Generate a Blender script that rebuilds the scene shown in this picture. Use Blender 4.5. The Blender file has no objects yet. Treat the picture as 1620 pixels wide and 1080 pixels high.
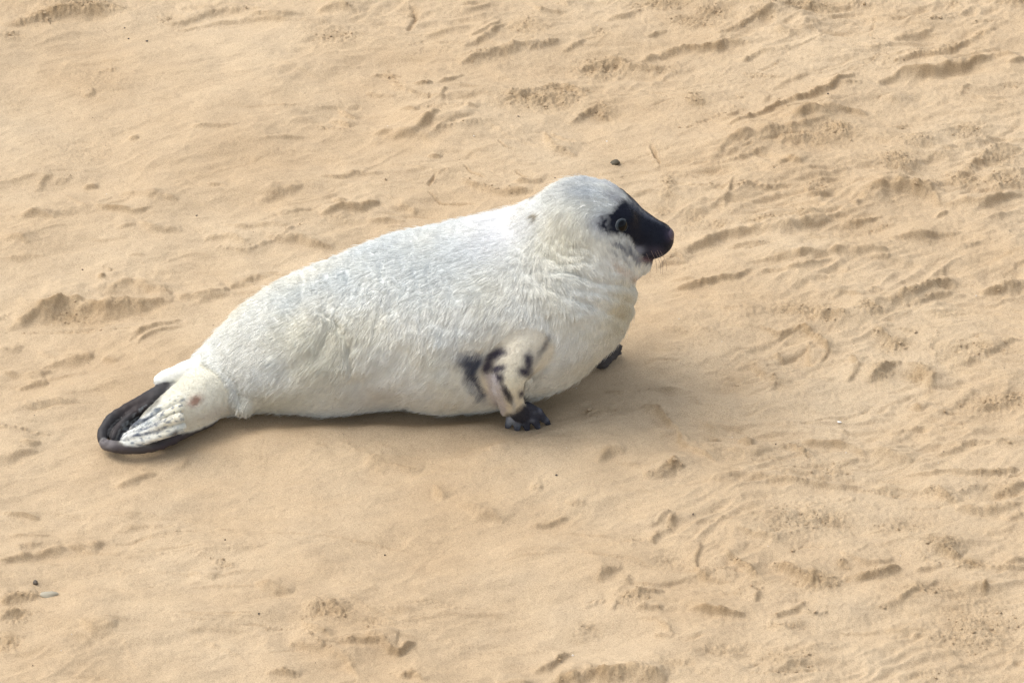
import bpy, math
import numpy as np
from mathutils import Vector

# ------------------------------------------------------------------ camera
PITCH = math.radians(32.0)
DIST, FRAME = 12.0, 1.85                     # metres to the aim point, metres across the frame
SP, CP = math.sin(PITCH), math.cos(PITCH)
CAM = np.array([0.0, -DIST * CP, DIST * SP])
FWD, RGT, UPV = np.array([0, CP, -SP]), np.array([1.0, 0, 0]), np.array([0, SP, CP])
scene = bpy.context.scene
COL = scene.collection
cam = bpy.data.objects.new('camera', bpy.data.cameras.new('camera'))
COL.objects.link(cam)
cam.location = CAM
cam.rotation_euler = (math.pi / 2 - PITCH, 0, 0)
cam.data.sensor_width = 36
cam.data.lens = 36 * DIST / FRAME
cam.data.clip_end = 500
scene.camera = cam
scene.cycles.filter_width = 1.5
scene.cycles.use_denoising = True
scene.cycles.denoising_input_passes = 'RGB_ALBEDO_NORMAL'; scene.cycles.denoising_prefilter = 'NONE'

# ------------------------------------------------------------------ light
SUN_EL, SUN_AZ = math.radians(57), math.radians(-76)      # azimuth from +y towards +x
world = bpy.data.worlds.new('World'); scene.world = world
world.use_nodes = True
wn, wl = world.node_tree.nodes, world.node_tree.links
wn.clear()
sky = wn.new('ShaderNodeTexSky'); sky.sky_type = 'NISHITA'; sky.sun_disc = False
sky.sun_elevation = SUN_EL; sky.sun_rotation = SUN_AZ
sky.dust_density = 4.0; sky.air_density = 1.2
hs = wn.new('ShaderNodeHueSaturation'); hs.inputs['Saturation'].default_value = 0.42
bg = wn.new('ShaderNodeBackground'); bg.inputs['Strength'].default_value = 0.162
wo = wn.new('ShaderNodeOutputWorld')
wl.new(sky.outputs[0], hs.inputs['Color']); wl.new(hs.outputs[0], bg.inputs[0]); wl.new(bg.outputs[0], wo.inputs[0])
sd_ = bpy.data.lights.new('sun', 'SUN'); sd_.energy = 0.78; sd_.angle = math.radians(48); sd_.color = (1.0, 0.955, 0.89)
sun = bpy.data.objects.new('sun', sd_); COL.objects.link(sun)
sdir = Vector((math.sin(SUN_AZ) * math.cos(SUN_EL), math.cos(SUN_AZ) * math.cos(SUN_EL), math.sin(SUN_EL)))
sun.rotation_euler = sdir.to_track_quat('Z', 'Y').to_euler(); sun.location = sdir * 20
vs = scene.view_settings
vs.view_transform = 'Standard'; vs.look = 'None'; vs.gamma = 1; vs.exposure = 0.62
vs.use_curve_mapping = False

# ------------------------------------------------------------------ maths helpers
def ray(u, v):
    u, v = np.asarray(u, float), np.asarray(v, float)
    k = FRAME / DIST / 1620
    return FWD + ((u - 810) * k)[..., None] * RGT + ((540 - v) * k)[..., None] * UPV
def on_z(u, v, z=0.0):
    d = ray(u, v); t = (z - CAM[2]) / d[..., 2]
    return CAM + t[..., None] * d
def on_y(u, v, y):
    d = ray(u, v); t = (y - CAM[1]) / d[..., 1]
    return CAM + t[..., None] * d
def to_px(P):
    q = P - CAM
    f = q @ FWD; k = DIST * 1620 / FRAME
    return 810 + k * (q @ RGT) / f, 540 - k * (q @ UPV) / f
PX = FRAME / 1620

rs = np.random.RandomState(7)
PERM = np.concatenate([rs.permutation(256)] * 2)
G2 = np.stack([np.cos(np.arange(256) * 2.39996), np.sin(np.arange(256) * 2.39996)], 1).astype(np.float32)
g3 = rs.normal(size=(256, 3)); G3 = (g3 / np.linalg.norm(g3, axis=1)[:, None]).astype(np.float32)
def pn2(x, y, seed=0):
    x = np.asarray(x, np.float32) + seed * 17.31; y = np.asarray(y, np.float32) + seed * 9.77
    xi = np.floor(x).astype(int); yi = np.floor(y).astype(int)
    xf = x - xi; yf = y - yi; xi &= 255; yi &= 255
    s = xf * xf * xf * (xf * (xf * 6 - 15) + 10); t = yf * yf * yf * (yf * (yf * 6 - 15) + 10)
    def g(a, b, dx, dy):
        h = PERM[PERM[(xi + a) & 255] + ((yi + b) & 255)]
        return G2[h, 0] * dx + G2[h, 1] * dy
    n0 = g(0, 0, xf, yf) * (1 - s) + g(1, 0, xf - 1, yf) * s
    n1 = g(0, 1, xf, yf - 1) * (1 - s) + g(1, 1, xf - 1, yf - 1) * s
    return (n0 * (1 - t) + n1 * t) * 1.5
def fbm2(x, y, o=4, seed=0, gain=.5):
    r = 0; a = 1
    for i in range(o):
        r = r + a * pn2(x * 2 ** i, y * 2 ** i, seed + i * 3); a *= gain
    return r
def pn3(P, seed=0):
    P = np.asarray(P, np.float32) + seed * 13.7
    I = np.floor(P).astype(int); F = P - I; I &= 255
    S = F * F * F * (F * (F * 6 - 15) + 10)
    r = 0
    for a in (0, 1):
        for b in (0, 1):
            for c in (0, 1):
                h = PERM[(PERM[(PERM[(I[:, 0] + a) & 255] + I[:, 1] + b) & 255] + I[:, 2] + c) & 255]
                g = G3[h]
                d = g[:, 0] * (F[:, 0] - a) + g[:, 1] * (F[:, 1] - b) + g[:, 2] * (F[:, 2] - c)
                w = (S[:, 0] if a else 1 - S[:, 0]) * (S[:, 1] if b else 1 - S[:, 1]) * (S[:, 2] if c else 1 - S[:, 2])
                r = r + d * w
    return r * 1.6
def sstep(a, b, x):
    t = np.clip((x - a) / (b - a), 0, 1); return t * t * (3 - 2 * t)

def build_mesh(name, V, F, smooth=True):
    me = bpy.data.meshes.new(name)
    V = np.ascontiguousarray(V, np.float32); F = np.ascontiguousarray(F, np.int32)
    n = F.shape[1]
    me.vertices.add(len(V)); me.vertices.foreach_set('co', V.ravel())
    me.loops.add(F.size); me.loops.foreach_set('vertex_index', F.ravel())
    me.polygons.add(len(F)); me.polygons.foreach_set('loop_start', np.arange(0, F.size, n, dtype=np.int32))
    me.polygons.foreach_set('use_smooth', np.full(len(F), smooth))
    me.update(calc_edges=True)
    return me
def link(name, me, mat=None, parent=None, **props):
    o = bpy.data.objects.new(name, me); COL.objects.link(o)
    if mat: me.materials.append(mat)
    if parent: o.parent = parent
    for k, v in props.items(): o[k] = v
    return o
def vcol(me, name, C, domain='POINT'):
    a = me.attributes.new(name, 'FLOAT_COLOR', domain)
    C4 = np.concatenate([C, np.ones((len(C), 1))], 1).astype(np.float32)
    a.data.foreach_set('color', C4.ravel())
def vfloat(me, name, X):
    a = me.attributes.new(name, 'FLOAT', 'POINT'); a.data.foreach_set('value', np.ascontiguousarray(X, np.float32))

class NT:
    def __init__(s, name):
        s.m = bpy.data.materials.new(name); s.m.use_nodes = True
        s.n, s.l = s.m.node_tree.nodes, s.m.node_tree.links
        s.b = s.n['Principled BSDF']
    def add(s, t, **kw):
        n = s.n.new(t)
        for k, v in kw.items():
            if k in n.inputs: n.inputs[k].default_value = v
            else: setattr(n, k, v)
        return n
    def ln(s, a, b): s.l.new(a, b)

# ------------------------------------------------------------------ sand height field
def graded(lo, hi, step, far=45.0, g=1.35):
    c = list(np.arange(lo, hi + step, step)); out = []; s = step
    a = c[0]
    while a > -far: s *= g; a -= s; out.append(a)
    out = out[::-1] + c; s = step; a = c[-1]
    while a < far: s *= g; a += s; out.append(a)
    return np.array(out)
gx = graded(-1.04, 1.04, .0021); gy = graded(-1.16, 1.30, .0025)
X, Y = np.meshgrid(gx, gy)
X = X.astype(np.float32); Y = Y.astype(np.float32)
inner = (np.abs(X) < 1.3) & (np.abs(Y) < 1.6)
UX, VX = to_px(np.stack([X, Y, np.zeros_like(X)], -1).reshape(-1, 3).astype(float))
UX = UX.reshape(X.shape); VX = VX.reshape(X.shape)
# domain warp, so that no trace is a clean line
wx = X + .006 * pn2(X * 22, Y * 22, 1) + .0011 * pn2(X * 75, Y * 75, 2) + .0007 * pn2(X * 190, Y * 190, 3)
wy = Y + .006 * pn2(X * 22, Y * 22, 4) + .0011 * pn2(X * 75, Y * 75, 5) + .0007 * pn2(X * 190, Y * 190, 6)
H = .018 * fbm2(X * 1.9, Y * 1.9, 2, 11)
ca, sa = math.cos(.35), math.sin(.35)
A1, A2 = X * ca + Y * sa, -X * sa + Y * ca
H += .0085 * fbm2(A1 * 3.6, A2 * 8, 3, 21)
R = np.zeros_like(H)                                    # how loose and crumbly the sand is
D = np.zeros_like(H)                                    # damp, freshly turned sand, with scarp-face shade painted into its tone

def stroke(pts, w, h, kind='s', rough=0.0, damp=0.4, far=3.2, px=True):
    """a trace pressed or pushed up in the sand: s = scarp, r = ridge, g = groove (w, h in mm)"""
    global H, R, D
    if px: w *= .82; h *= 1.4; far *= 1.6; rough = max(rough, .30)
    w *= .001; h *= .001
    P = on_z(*np.array(pts, float).T)[:, :2] if px else np.array(pts)
    if len(P) > 2 and px:                               # smooth polyline
        Q = [P[0]]
        for i in range(len(P) - 1):
            p0 = P[max(i - 1, 0)]; p1 = P[i]; p2 = P[i + 1]; p3 = P[min(i + 2, len(P) - 1)]
            for t in (.33, .67, 1.0):
                Q.append(.5 * (2 * p1 + (p2 - p0) * t + (2 * p0 - 5 * p1 + 4 * p2 - p3) * t * t + (3 * p1 - p0 - 3 * p2 + p3) * t ** 3))
        P = np.array(Q)
    m = w * (far * 2.6 if kind == 's' else 3.4) + .012
    i0, i1 = np.searchsorted(gx, [P[:, 0].min() - m, P[:, 0].max() + m]); j0, j1 = np.searchsorted(gy, [P[:, 1].min() - m, P[:, 1].max() + m])
    if i1 - i0 < 2 or j1 - j0 < 2: return
    sl = (slice(j0, j1), slice(i0, i1))
    x, y = wx[sl], wy[sl]
    best = np.full(x.shape, 1e9, np.float32); sgn = np.zeros_like(best); tt = np.zeros_like(best)
    L = np.concatenate([[0], np.cumsum(np.linalg.norm(np.diff(P, axis=0), axis=1))]); tot = L[-1] + 1e-6
    for k in range(len(P) - 1):
        a, b = P[k], P[k + 1]; d = b - a; l = np.linalg.norm(d) + 1e-9; d = d / l
        qx, qy = x - a[0], y - a[1]
        t = np.clip(qx * d[0] + qy * d[1], 0, l)
        dist = np.hypot(qx - t * d[0], qy - t * d[1])
        s = (d[0] * qy - d[1] * qx) * (1 if d[0] >= 0 else -1)
        c = dist < best
        best = np.where(c, dist, best); sgn = np.where(c, np.sign(s), sgn); tt = np.where(c, (L[k] + t) / tot, tt)
    tap = np.sin(np.pi * np.clip(tt, .001, .999)) ** .45 * np.clip(1.15 - best / m, 0, 1)
    amp = tap * np.clip(1 + .35 * pn2(x * 45, y * 45, 31) + .5 * pn2(x * 14, y * 14, 32), .2, 2)
    w = w * (.35 + .8 * tap) * (1 + .55 * pn2(x * 22, y * 22, 33))
    if kind == 's':
        f = np.where(sgn >= 0, np.exp(-best / (far * w)), np.exp(-(best / (1.5 * w)) ** 2) * 1.25 - .25 * np.exp(-(best / (3.2 * w)) ** 2))
        core = np.exp(-((best * np.where(sgn >= 0, 1.8, 1)) / (1.7 * w)) ** 2)
    else:
        f = np.exp(-(best / w) ** 2); core = f
        if kind == 'g': f = -f + .45 * np.exp(-((best - 1.7 * w) / (.6 * w)) ** 2)
    H[sl] += h * amp * f
    R[sl] = np.maximum(R[sl], rough * core * np.clip(tap * 1.5, 0, 1))
    D[sl] = np.maximum(D[sl], damp * core * np.clip(amp, 0, 1.1))
def patch(u, v, ru, rv, amt, damp=.35, h=0):
    """a patch of crumbled sand; h in mm lifts it"""
    global R, D, H
    q = ((UX - u) / ru) ** 2 + ((VX - v) / rv) ** 2
    q = q * (1 + .5 * pn2(X * 18, Y * 18, 41)) ; g = np.exp(-q)
    R = np.maximum(R, amt * g); D = np.maximum(D, damp * g)
    if h: H += h * .001 * g

S = stroke
# --- traces as in the photograph: upper left
S([(5, 42), (45, 35), (90, 20), (130, 16), (205, 6)], 11, 9, rough=.8, damp=.8)
patch(130, 6, 60, 11, 1.0, .7, 6); patch(60, 30, 25, 8, .9, .5, 3); patch(20, 60, 22, 8, .6)
S([(255, 28), (280, 30), (310, 20), (350, 10), (420, 12)], 6, 6, rough=.5); S([(300, 36), (380, 29), (450, 32), (520, 40)], 4, 4)
S([(280, 8), (330, 4), (400, 8)], 8, 5); S([(505, 22), (540, 16), (575, 22)], 8, 6, rough=.3); patch(265, 22, 20, 8, .8)
S([(275, 40), (310, 34)], 3, 3); patch(530, 58, 40, 14, .75); S([(380, 18), (440, 26), (480, 22)], 7, 5)
S([(650, 12), (660, 30), (645, 48)], 6, -6, 'r', .6, .5); patch(655, 22, 12, 10, .7)
S([(735, 74), (765, 62), (797, 36)], 5, 6, rough=.2); S([(745, 60), (780, 44), (792, 28)], 4, 4)
S([(728, 100), (755, 92), (790, 82), (850, 70)], 7, 8, rough=.6); patch(770, 85, 35, 9, .6)
S([(835, 78), (860, 70), (885, 62)], 5, 5, rough=.8); S([(892, 78), (912, 66), (928, 57)], 4, 5, rough=.4); patch(950, 48, 12, 7, .8)
S([(690, 135), (710, 128), (722, 118), (732, 112)], 3, 4); S([(697, 160), (700, 150), (706, 143)], 3, 4)
patch(850, 158, 60, 16, 1.0, .7, 5); patch(890, 143, 35, 9, 1.0, .8, 5); S([(800, 160), (850, 143), (890, 134), (935, 158)], 8, 8, rough=.9, damp=.7)
S([(905, 194), (930, 178), (945, 168), (962, 186)], 7, 7, rough=.9, damp=.7); patch(950, 175, 22, 12, .9, .6)
patch(950, 100, 45, 16, .95, .6, 4); S([(905, 112), (935, 97), (985, 92), (1000, 100), (1078, 106)], 7, 6, rough=.8); patch(1040, 100, 40, 8, .7)
patch(835, 45, 30, 20, .5); S([(1020, 10), (980, 22), (960, 30)], 5, 5, rough=.4); S([(845, 8), (860, 20), (900, 14)], 4, 4)
S([(618, 218), (650, 212), (675, 198), (697, 184)], 6, 8, rough=.3, damp=.6); S([(686, 214), (715, 198), (752, 187)], 4, 5)
S([(533, 166), (550, 175), (566, 182)], 4, 4, rough=.6); S([(520, 188), (540, 190), (558, 197)], 5, 5, rough=.7)
S([(630, 172), (665, 176)], 3, 4); S([(652, 133), (668, 135), (685, 133)], 4, 5, rough=.5, damp=.8); S([(588, 115), (610, 114), (635, 119)], 4, 4)
S([(580, 143), (600, 147), (625, 149)], 3, 3); S([(675, 248), (697, 250)], 4, 5, damp=.8); S([(735, 174), (757, 174)], 4, 4)
S([(863, 205), (870, 222), (885, 238), (915, 246)], 5, 6, rough=.5, damp=.6); S([(868, 208), (890, 220), (915, 226)], 4, 4)
S([(732, 282), (755, 292), (790, 305), (845, 308)], 7, 9, rough=.7, damp=.8); S([(812, 294), (835, 295), (865, 286)], 4, 6, damp=.6)
S([(735, 262), (745, 275), (765, 283)], 3, 5, 'g'); S([(812, 272), (825, 282), (842, 289)], 3, 5, 'g'); S([(790, 225), (800, 235), (812, 240)], 2.5, 3, 'g')
S([(675, 303), (700, 315), (752, 322)], 3, 3.5, 'g'); S([(678, 292), (690, 276)], 3, 3, 'g')
S([(505, 340), (540, 331), (570, 326), (603, 318)], 7, 9, 's', .3, .9); S([(525, 320), (550, 318)], 4, 4); S([(610, 326), (640, 321), (662, 333)], 7, 6, rough=.3)
S([(580, 345), (640, 345)], 5, 4, rough=.2); S([(405, 320), (440, 306), (474, 294)], 10, 7, damp=.3); S([(440, 345), (490, 330)], 10, 5, damp=.2)
S([(149, 330), (180, 338), (214, 343), (245, 336)], 4, 6, damp=.8); S([(190, 309), (230, 315), (283, 326)], 7, 6); S([(34, 348), (60, 346), (86, 351)], 5, 5, damp=.6)
S([(135, 295), (155, 295)], 5, 6, damp=.8); S([(352, 359), (400, 360), (459, 360)], 5, 5); S([(185, 365), (215, 362)], 5, 5); S([(222, 355), (240, 366), (290, 368)], 6, 5)
S([(130, 150), (141, 149), (146, 142)], 3, 4); S([(50, 306), (70, 288), (88, 281)], 5, 4); patch(150, 125, 60, 20, .3, .2); patch(130, 245, 50, 20, .35, .2); patch(25, 160, 30, 25, .3, .25)
S([(300, 210), (340, 208), (375, 202)], 4, 3); S([(420, 225), (450, 218), (480, 212)], 3, 3); S([(320, 380), (360, 374), (387, 387)], 7, 6); S([(421, 377), (467, 380), (528, 392)], 8, 8, rough=.4, damp=.6)
S([(510, 280), (545, 279), (560, 275), (605, 277)], 4, 5, rough=.4); S([(590, 210), (625, 210)], 3, 3); S([(360, 300), (330, 296)], 3, 3); S([(205, 224), (220, 222)], 3, 3)
S([(0, 385), (30, 383), (48, 392)], 6, 5); S([(0, 415), (70, 405)], 5, 3)
# --- left middle
S([(12, 514), (45, 496), (77, 486), (107, 474), (145, 484), (184, 490), (230, 480), (275, 472)], 13, 15, rough=.45, damp=1, far=2.5)
patch(110, 494, 50, 12, .7, .9); patch(200, 487, 45, 9, .5, .8); S([(40, 517), (120, 518), (190, 505)], 7, -4, 'r', damp=.2)
S([(165, 464), (185, 452), (207, 445), (237, 452), (272, 464)], 11, 10, rough=.15, damp=.7); S([(280, 470), (325, 463), (362, 452)], 9, 8, damp=.5)
S([(365, 449), (398, 434), (428, 434)], 6, 6, rough=.2, damp=.6); S([(380, 445), (410, 442)], 3, 3); S([(200, 541), (230, 520), (283, 501)], 4, 4)
S([(215, 545), (240, 527), (290, 512)], 3, 3); S([(92, 568), (119, 563), (149, 562)], 7, 8, damp=.5); S([(30, 608), (50, 602), (77, 597)], 6, 7, damp=.5)
S([(0, 547), (15, 544), (36, 537)], 5, 5); S([(60, 573), (100, 566)], 6, 5); S([(30, 695), (46, 696), (62, 693)], 5, 5, damp=.5); S([(165, 565), (190, 570)], 4, 4)
S([(0, 583), (50, 585), (90, 575)], 6, 5); S([(75, 590), (140, 585)], 5, 3); S([(0, 650), (60, 640), (120, 635)], 8, 5, damp=.2); S([(0, 720), (30, 712), (60, 705)], 6, 5, damp=.2)
S([(150, 437), (164, 437)], 3, 3, damp=.8); S([(205, 405), (230, 403)], 3, 3, damp=.5)
# --- lower left
S([(0, 806), (27, 809), (61, 813)], 4, 6, damp=.8); S([(0, 886), (46, 877), (77, 870), (105, 864)], 6, 8, damp=.7); S([(107, 861), (140, 858), (168, 853)], 5, 6, damp=.5)
S([(20, 865), (50, 863), (70, 857)], 4, 4); S([(15, 845), (75, 840)], 4, 3); S([(185, 765), (210, 757), (230, 749), (249, 746)], 7, 7, damp=.6); S([(268, 741), (295, 728), (316, 713)], 7, 5, damp=.3)
S([(0, 956), (25, 944), (57, 940)], 7, 8, rough=.8, damp=.8); S([(0, 985), (20, 975), (38, 972)], 6, 7, rough=.8, damp=.7); patch(15, 1019, 20, 14, 1, .8, 4); patch(25, 975, 30, 14, .8, .5)
S([(130, 990), (155, 998), (185, 1000)], 12, 6, damp=.6, far=2); S([(405, 922), (430, 932), (462, 939)], 9, 6, damp=.4); S([(180, 835), (230, 827), (290, 832)], 5, 3)
S([(300, 905), (340, 915)], 12, 4, damp=.2); S([(130, 865), (150, 870)], 5, 3); patch(195, 905, 20, 10, .3, .2)
# --- foreground centre
S([(534, 705), (577, 722), (620, 738), (668, 745)], 13, 7, damp=.35); S([(685, 766), (705, 788)], 5, 3); S([(725, 801), (758, 808), (798, 826)], 9, 7, damp=.35)
S([(775, 718), (805, 726)], 7, 5, damp=.3); S([(690, 775), (700, 790)], 4, 3); S([(838, 776), (858, 775)], 5, 4, rough=.5); S([(893, 799), (930, 798)], 5, 4, rough=.2)
S([(838, 830), (870, 824), (905, 816)], 4, 4); patch(520, 968, 42, 14, .9, .5, 4); S([(482, 972), (505, 962), (530, 968), (545, 976)], 6, 7, rough=.9, damp=.7); patch(590, 985, 25, 12, .5)
S([(534, 1015), (577, 1017), (603, 1012), (630, 1031), (655, 1012)], 5, 9, rough=.4, damp=.8); S([(455, 1020), (500, 1024), (540, 1036), (572, 1067)], 7, 8, rough=.3, damp=.5)
S([(480, 985), (500, 1000), (520, 1010)], 5, 5, rough=.4); S([(630, 1068), (650, 1062), (665, 1075)], 6, 6, rough=.9, damp=.6); S([(420, 1068), (450, 1066), (478, 1070)], 5, 6, rough=.8, damp=.6)
S([(848, 1050), (872, 1040), (902, 1023)], 5, 6, rough=.6, damp=.5); S([(785, 1073), (810, 1070), (850, 1078)], 8, 8, damp=.6, rough=.3)
S([(863, 1078), (890, 1066), (932, 1058), (965, 1064), (997, 1062), (1055, 1073)], 11, 17, rough=.7, damp=1, far=2.5)
S([(940, 738), (965, 722), (985, 722)], 8, 7, rough=.1, damp=.6); S([(970, 738), (1010, 742), (1035, 748)], 4, 4, rough=.3); S([(1020, 757), (1046, 754), (1066, 742), (1084, 748)], 8, 9, rough=.9, damp=.8)
S([(940, 915), (960, 903), (985, 897)], 7, 7, rough=.6, damp=.5); S([(975, 935), (990, 918), (1000, 908)], 6, 6, rough=.5); S([(968, 958), (985, 945), (1015, 935), (1052, 932)], 6, 7, rough=.8, damp=.6)
patch(1005, 942, 25, 10, .8, .5, 3); patch(930, 985, 30, 15, .5); S([(1010, 970), (1040, 975), (1068, 1001)], 5, 4, rough=.4); S([(905, 1015), (880, 1035)], 4, 4, rough=.5); patch(1065, 1050, 35, 10, .5)
S([(985, 920), (1060, 918), (1110, 905)], 4, 3); S([(1000, 820), (1040, 822)], 5, 4, rough=.3); S([(955, 620), (990, 622)], 5, 6, rough=.4, damp=.5); patch(935, 663, 20, 8, .6); patch(965, 660, 18, 7, .6)
# --- right, from the top
patch(1040, 5, 45, 8, 1, .6, 3); patch(1130, 18, 30, 10, .9, .6, 4); patch(1090, 30, 35, 9, .9, .5, 3); patch(1280, 8, 60, 10, .9, .6, 3); patch(1205, 25, 30, 8, .7); S([(1130, 50), (1170, 40), (1215, 22), (1240, 22)], 6, 6, rough=.7, damp=.6)
S([(1008, 92), (1046, 80), (1077, 73), (1130, 72), (1153, 64), (1187, 69)], 6, 8, rough=.7, damp=.7); S([(1022, 52), (1055, 43)], 4, 4); S([(1220, 48), (1255, 50), (1290, 45)], 8, 6, damp=.5)
S([(1149, 208), (1191, 192), (1237, 168), (1283, 151), (1325, 134), (1358, 114)], 5, 9, 's', .55, .95, far=2.6)
S([(1150, 188), (1168, 176)], 3, 4); S([(1245, 200), (1287, 187), (1318, 178), (1345, 178), (1372, 182)], 8, 10, rough=.1, damp=.7)
S([(1125, 256), (1150, 240), (1172, 229), (1230, 221), (1276, 207), (1318, 191)], 9, 9, rough=.2, damp=.6); S([(1150, 262), (1195, 250), (1215, 243)], 6, 5, rough=.6)
S([(1387, 135), (1421, 119), (1478, 116), (1536, 106), (1574, 92), (1614, 98)], 7, 10, rough=.15, damp=.75); S([(1402, 101), (1459, 92), (1509, 84), (1536, 67), (1578, 50)], 6, 8, rough=.6, damp=.6)
S([(1413, 65), (1452, 55), (1478, 47)], 7, 7, rough=.1, damp=.5); S([(1370, 78), (1410, 72)], 4, 3); S([(1595, 108), (1620, 101)], 4, 6, damp=.6); patch(1600, 12, 35, 9, .8, .6, 3); patch(1510, 8, 15, 8, .7)
S([(1170, 97), (1200, 82), (1250, 76)], 7, 5, rough=.2); S([(1175, 95), (1180, 90)], 4, 4); S([(1220, 142), (1250, 125), (1280, 117)], 5, 4, rough=.3); patch(1100, 165, 14, 9, 1, .7, 4)
patch(1325, 212, 35, 14, 1, .7, 5); patch(1270, 225, 50, 12, .7, .5, 2); S([(1230, 240), (1245, 230), (1290, 228)], 6, 6, rough=.8); patch(1420, 265, 32, 14, 1, .7, 5); patch(1528, 207, 28, 12, 1, .7, 4); patch(1440, 225, 45, 14, .6)
S([(1425, 285), (1440, 262), (1490, 248), (1560, 218), (1600, 205)], 8, 6, rough=.3, damp=.3); S([(1485, 300), (1520, 280), (1575, 235), (1620, 240)], 8, 8, rough=.7, damp=.6); patch(1575, 250, 30, 14, .8, .5, 3); patch(1590, 290, 35, 12, 1, .6, 5)
patch(1520, 290, 40, 12, .9, .5, 3); S([(1560, 296), (1585, 280), (1620, 278)], 6, 7, rough=.7, damp=.6); S([(1232, 270), (1250, 264), (1268, 270)], 7, 9, rough=.3, damp=.9)
patch(1300, 300, 28, 16, .55, .3); S([(1275, 305), (1290, 315), (1320, 310)], 4, 4, rough=.4); S([(1420, 290), (1430, 305), (1440, 300)], 4, 4)
S([(1354, 331), (1383, 309), (1440, 303), (1471, 313), (1490, 329)], 13, 15, rough=.25, damp=.85, far=2); S([(1490, 328), (1555, 327), (1590, 315), (1620, 308)], 6, 8, damp=.6)
S([(1160, 290), (1150, 318), (1148, 328)], 4, 4); S([(1028, 232), (1035, 250), (1045, 262)], 4, 4, 'g'); patch(1057, 300, 12, 24, .9, .5, 3); patch(1050, 335, 16, 10, .7, .6, 2); patch(1100, 345, 22, 14, .7, .4)
patch(1268, 344, 25, 10, 1, .7, 4); patch(1215, 350, 50, 8, .8, .5, 3); patch(1135, 355, 20, 9, .8, .5, 2); S([(1075, 400), (1110, 385), (1153, 369), (1230, 364), (1275, 360), (1330, 345)], 10, 10, rough=.3, damp=.5)
S([(1330, 364), (1358, 357), (1392, 347)], 5, 7, rough=.6, damp=.6); S([(1480, 346), (1500, 338)], 3, 5, damp=.6); S([(1400, 384), (1459, 378), (1520, 369)], 5, 7, damp=.5); S([(1505, 390), (1548, 385)], 4, 4, rough=.4)
S([(1070, 456), (1110, 450), (1153, 444), (1191, 431)], 5, 7, 's', .5, .6); S([(1200, 436), (1245, 434), (1318, 420)], 4, 5, rough=.4); S([(1180, 422), (1245, 415), (1306, 410), (1360, 405), (1400, 404)], 6, 9, rough=.3, damp=.6)
S([(1085, 412), (1070, 400), (1050, 408), (1090, 412)], 5, 5, rough=.4, damp=.3); S([(1150, 392), (1180, 388), (1215, 390)], 4, 5, rough=.4); S([(1375, 415), (1405, 413)], 5, 5); S([(1060, 436), (1100, 440)], 4, 3)
S([(1318, 480), (1333, 469), (1367, 477)], 5, 7, rough=.4, damp=.6); patch(1268, 494, 60, 10, .8, .5); patch(1306, 507, 35, 8, 1, .7, 3); patch(1375, 497, 28, 10, 1, .6, 3); S([(1285, 500), (1305, 505), (1345, 508)], 5, 7, rough=.9, damp=.6)
S([(1205, 517), (1228, 528), (1245, 525), (1270, 519), (1293, 532), (1308, 552), (1290, 572)], 4, 7, rough=.7, damp=.7); S([(1226, 553), (1240, 565)], 5, 6, rough=.7, damp=.7); S([(1277, 540), (1283, 566), (1292, 571)], 3.5, 5, rough=.3)
S([(1345, 560), (1356, 577), (1335, 598)], 4, 6, rough=.5, damp=.6); S([(1285, 590), (1320, 594)], 3, 3); S([(1380, 522), (1400, 535), (1440, 545)], 6, 7, rough=.9, damp=.6); patch(1417, 545, 25, 10, 1, .7, 4); patch(1395, 585, 20, 14, 1, .7, 5)
S([(1375, 602), (1395, 583), (1425, 570)], 6, 8, rough=.8, damp=.8); S([(1432, 576), (1450, 578), (1472, 592), (1478, 612)], 10, 14, rough=.6, damp=1, far=2); patch(1455, 590, 24, 10, .8, .9); patch(1472, 617, 12, 8, .6, .6)
S([(1448, 635), (1456, 645)], 6, 8, damp=.8); S([(1405, 484), (1452, 468), (1494, 450), (1512, 458)], 6, 9, rough=.8, damp=.7); S([(1432, 486), (1470, 474), (1512, 464)], 5, 6, rough=.7, damp=.5); patch(1488, 455, 20, 8, 1, .6)
S([(1550, 466), (1585, 460), (1620, 446)], 7, 9, rough=.5, damp=.7); S([(1460, 500), (1520, 496), (1560, 492)], 7, 5, rough=.2); patch(1547, 560, 65, 16, .7, .5, 3); S([(1500, 578), (1550, 568), (1590, 548), (1620, 544)], 7, 7, rough=.6, damp=.4)
patch(1560, 640, 45, 12, .8, .5, 3); patch(1600, 630, 30, 14, .8, .5, 3); S([(1545, 650), (1575, 643), (1590, 648)], 5, 6, rough=.7, damp=.5)
S([(1188, 570), (1203, 583), (1212, 597)], 6, 7, damp=.6, rough=.2); S([(1223, 590), (1230, 605), (1218, 615)], 5, 5, rough=.5); patch(1165, 600, 30, 20, .4); S([(1010, 620), (1040, 613), (1085, 615)], 5, 5, rough=.6, damp=.5)
S([(1015, 645), (1046, 660), (1069, 680)], 6, 8, rough=.6, damp=.7); S([(1072, 675), (1080, 700), (1107, 723), (1136, 735)], 4, 7, 's', .15, .6); S([(1090, 672), (1110, 670), (1145, 672)], 6, 4)
S([(1085, 685), (1100, 708), (1150, 715), (1230, 716)], 14, 5, damp=.3); S([(1268, 694), (1318, 698), (1345, 702), (1368, 715)], 7, 9, rough=.2, damp=.8); S([(1367, 708), (1400, 714), (1445, 728)], 9, 7, damp=.4); S([(1228, 706), (1255, 704), (1284, 722)], 6, 7, rough=.9, damp=.7)
S([(1165, 698), (1188, 702)], 6, 6, rough=.3, damp=.5); patch(1125, 690, 14, 8, .6); S([(1480, 715), (1500, 716), (1545, 700)], 4, 5, damp=.4); S([(1120, 764), (1165, 755), (1245, 763), (1318, 768), (1402, 770), (1459, 776)], 5, 6, rough=.25, damp=.5)
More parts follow.
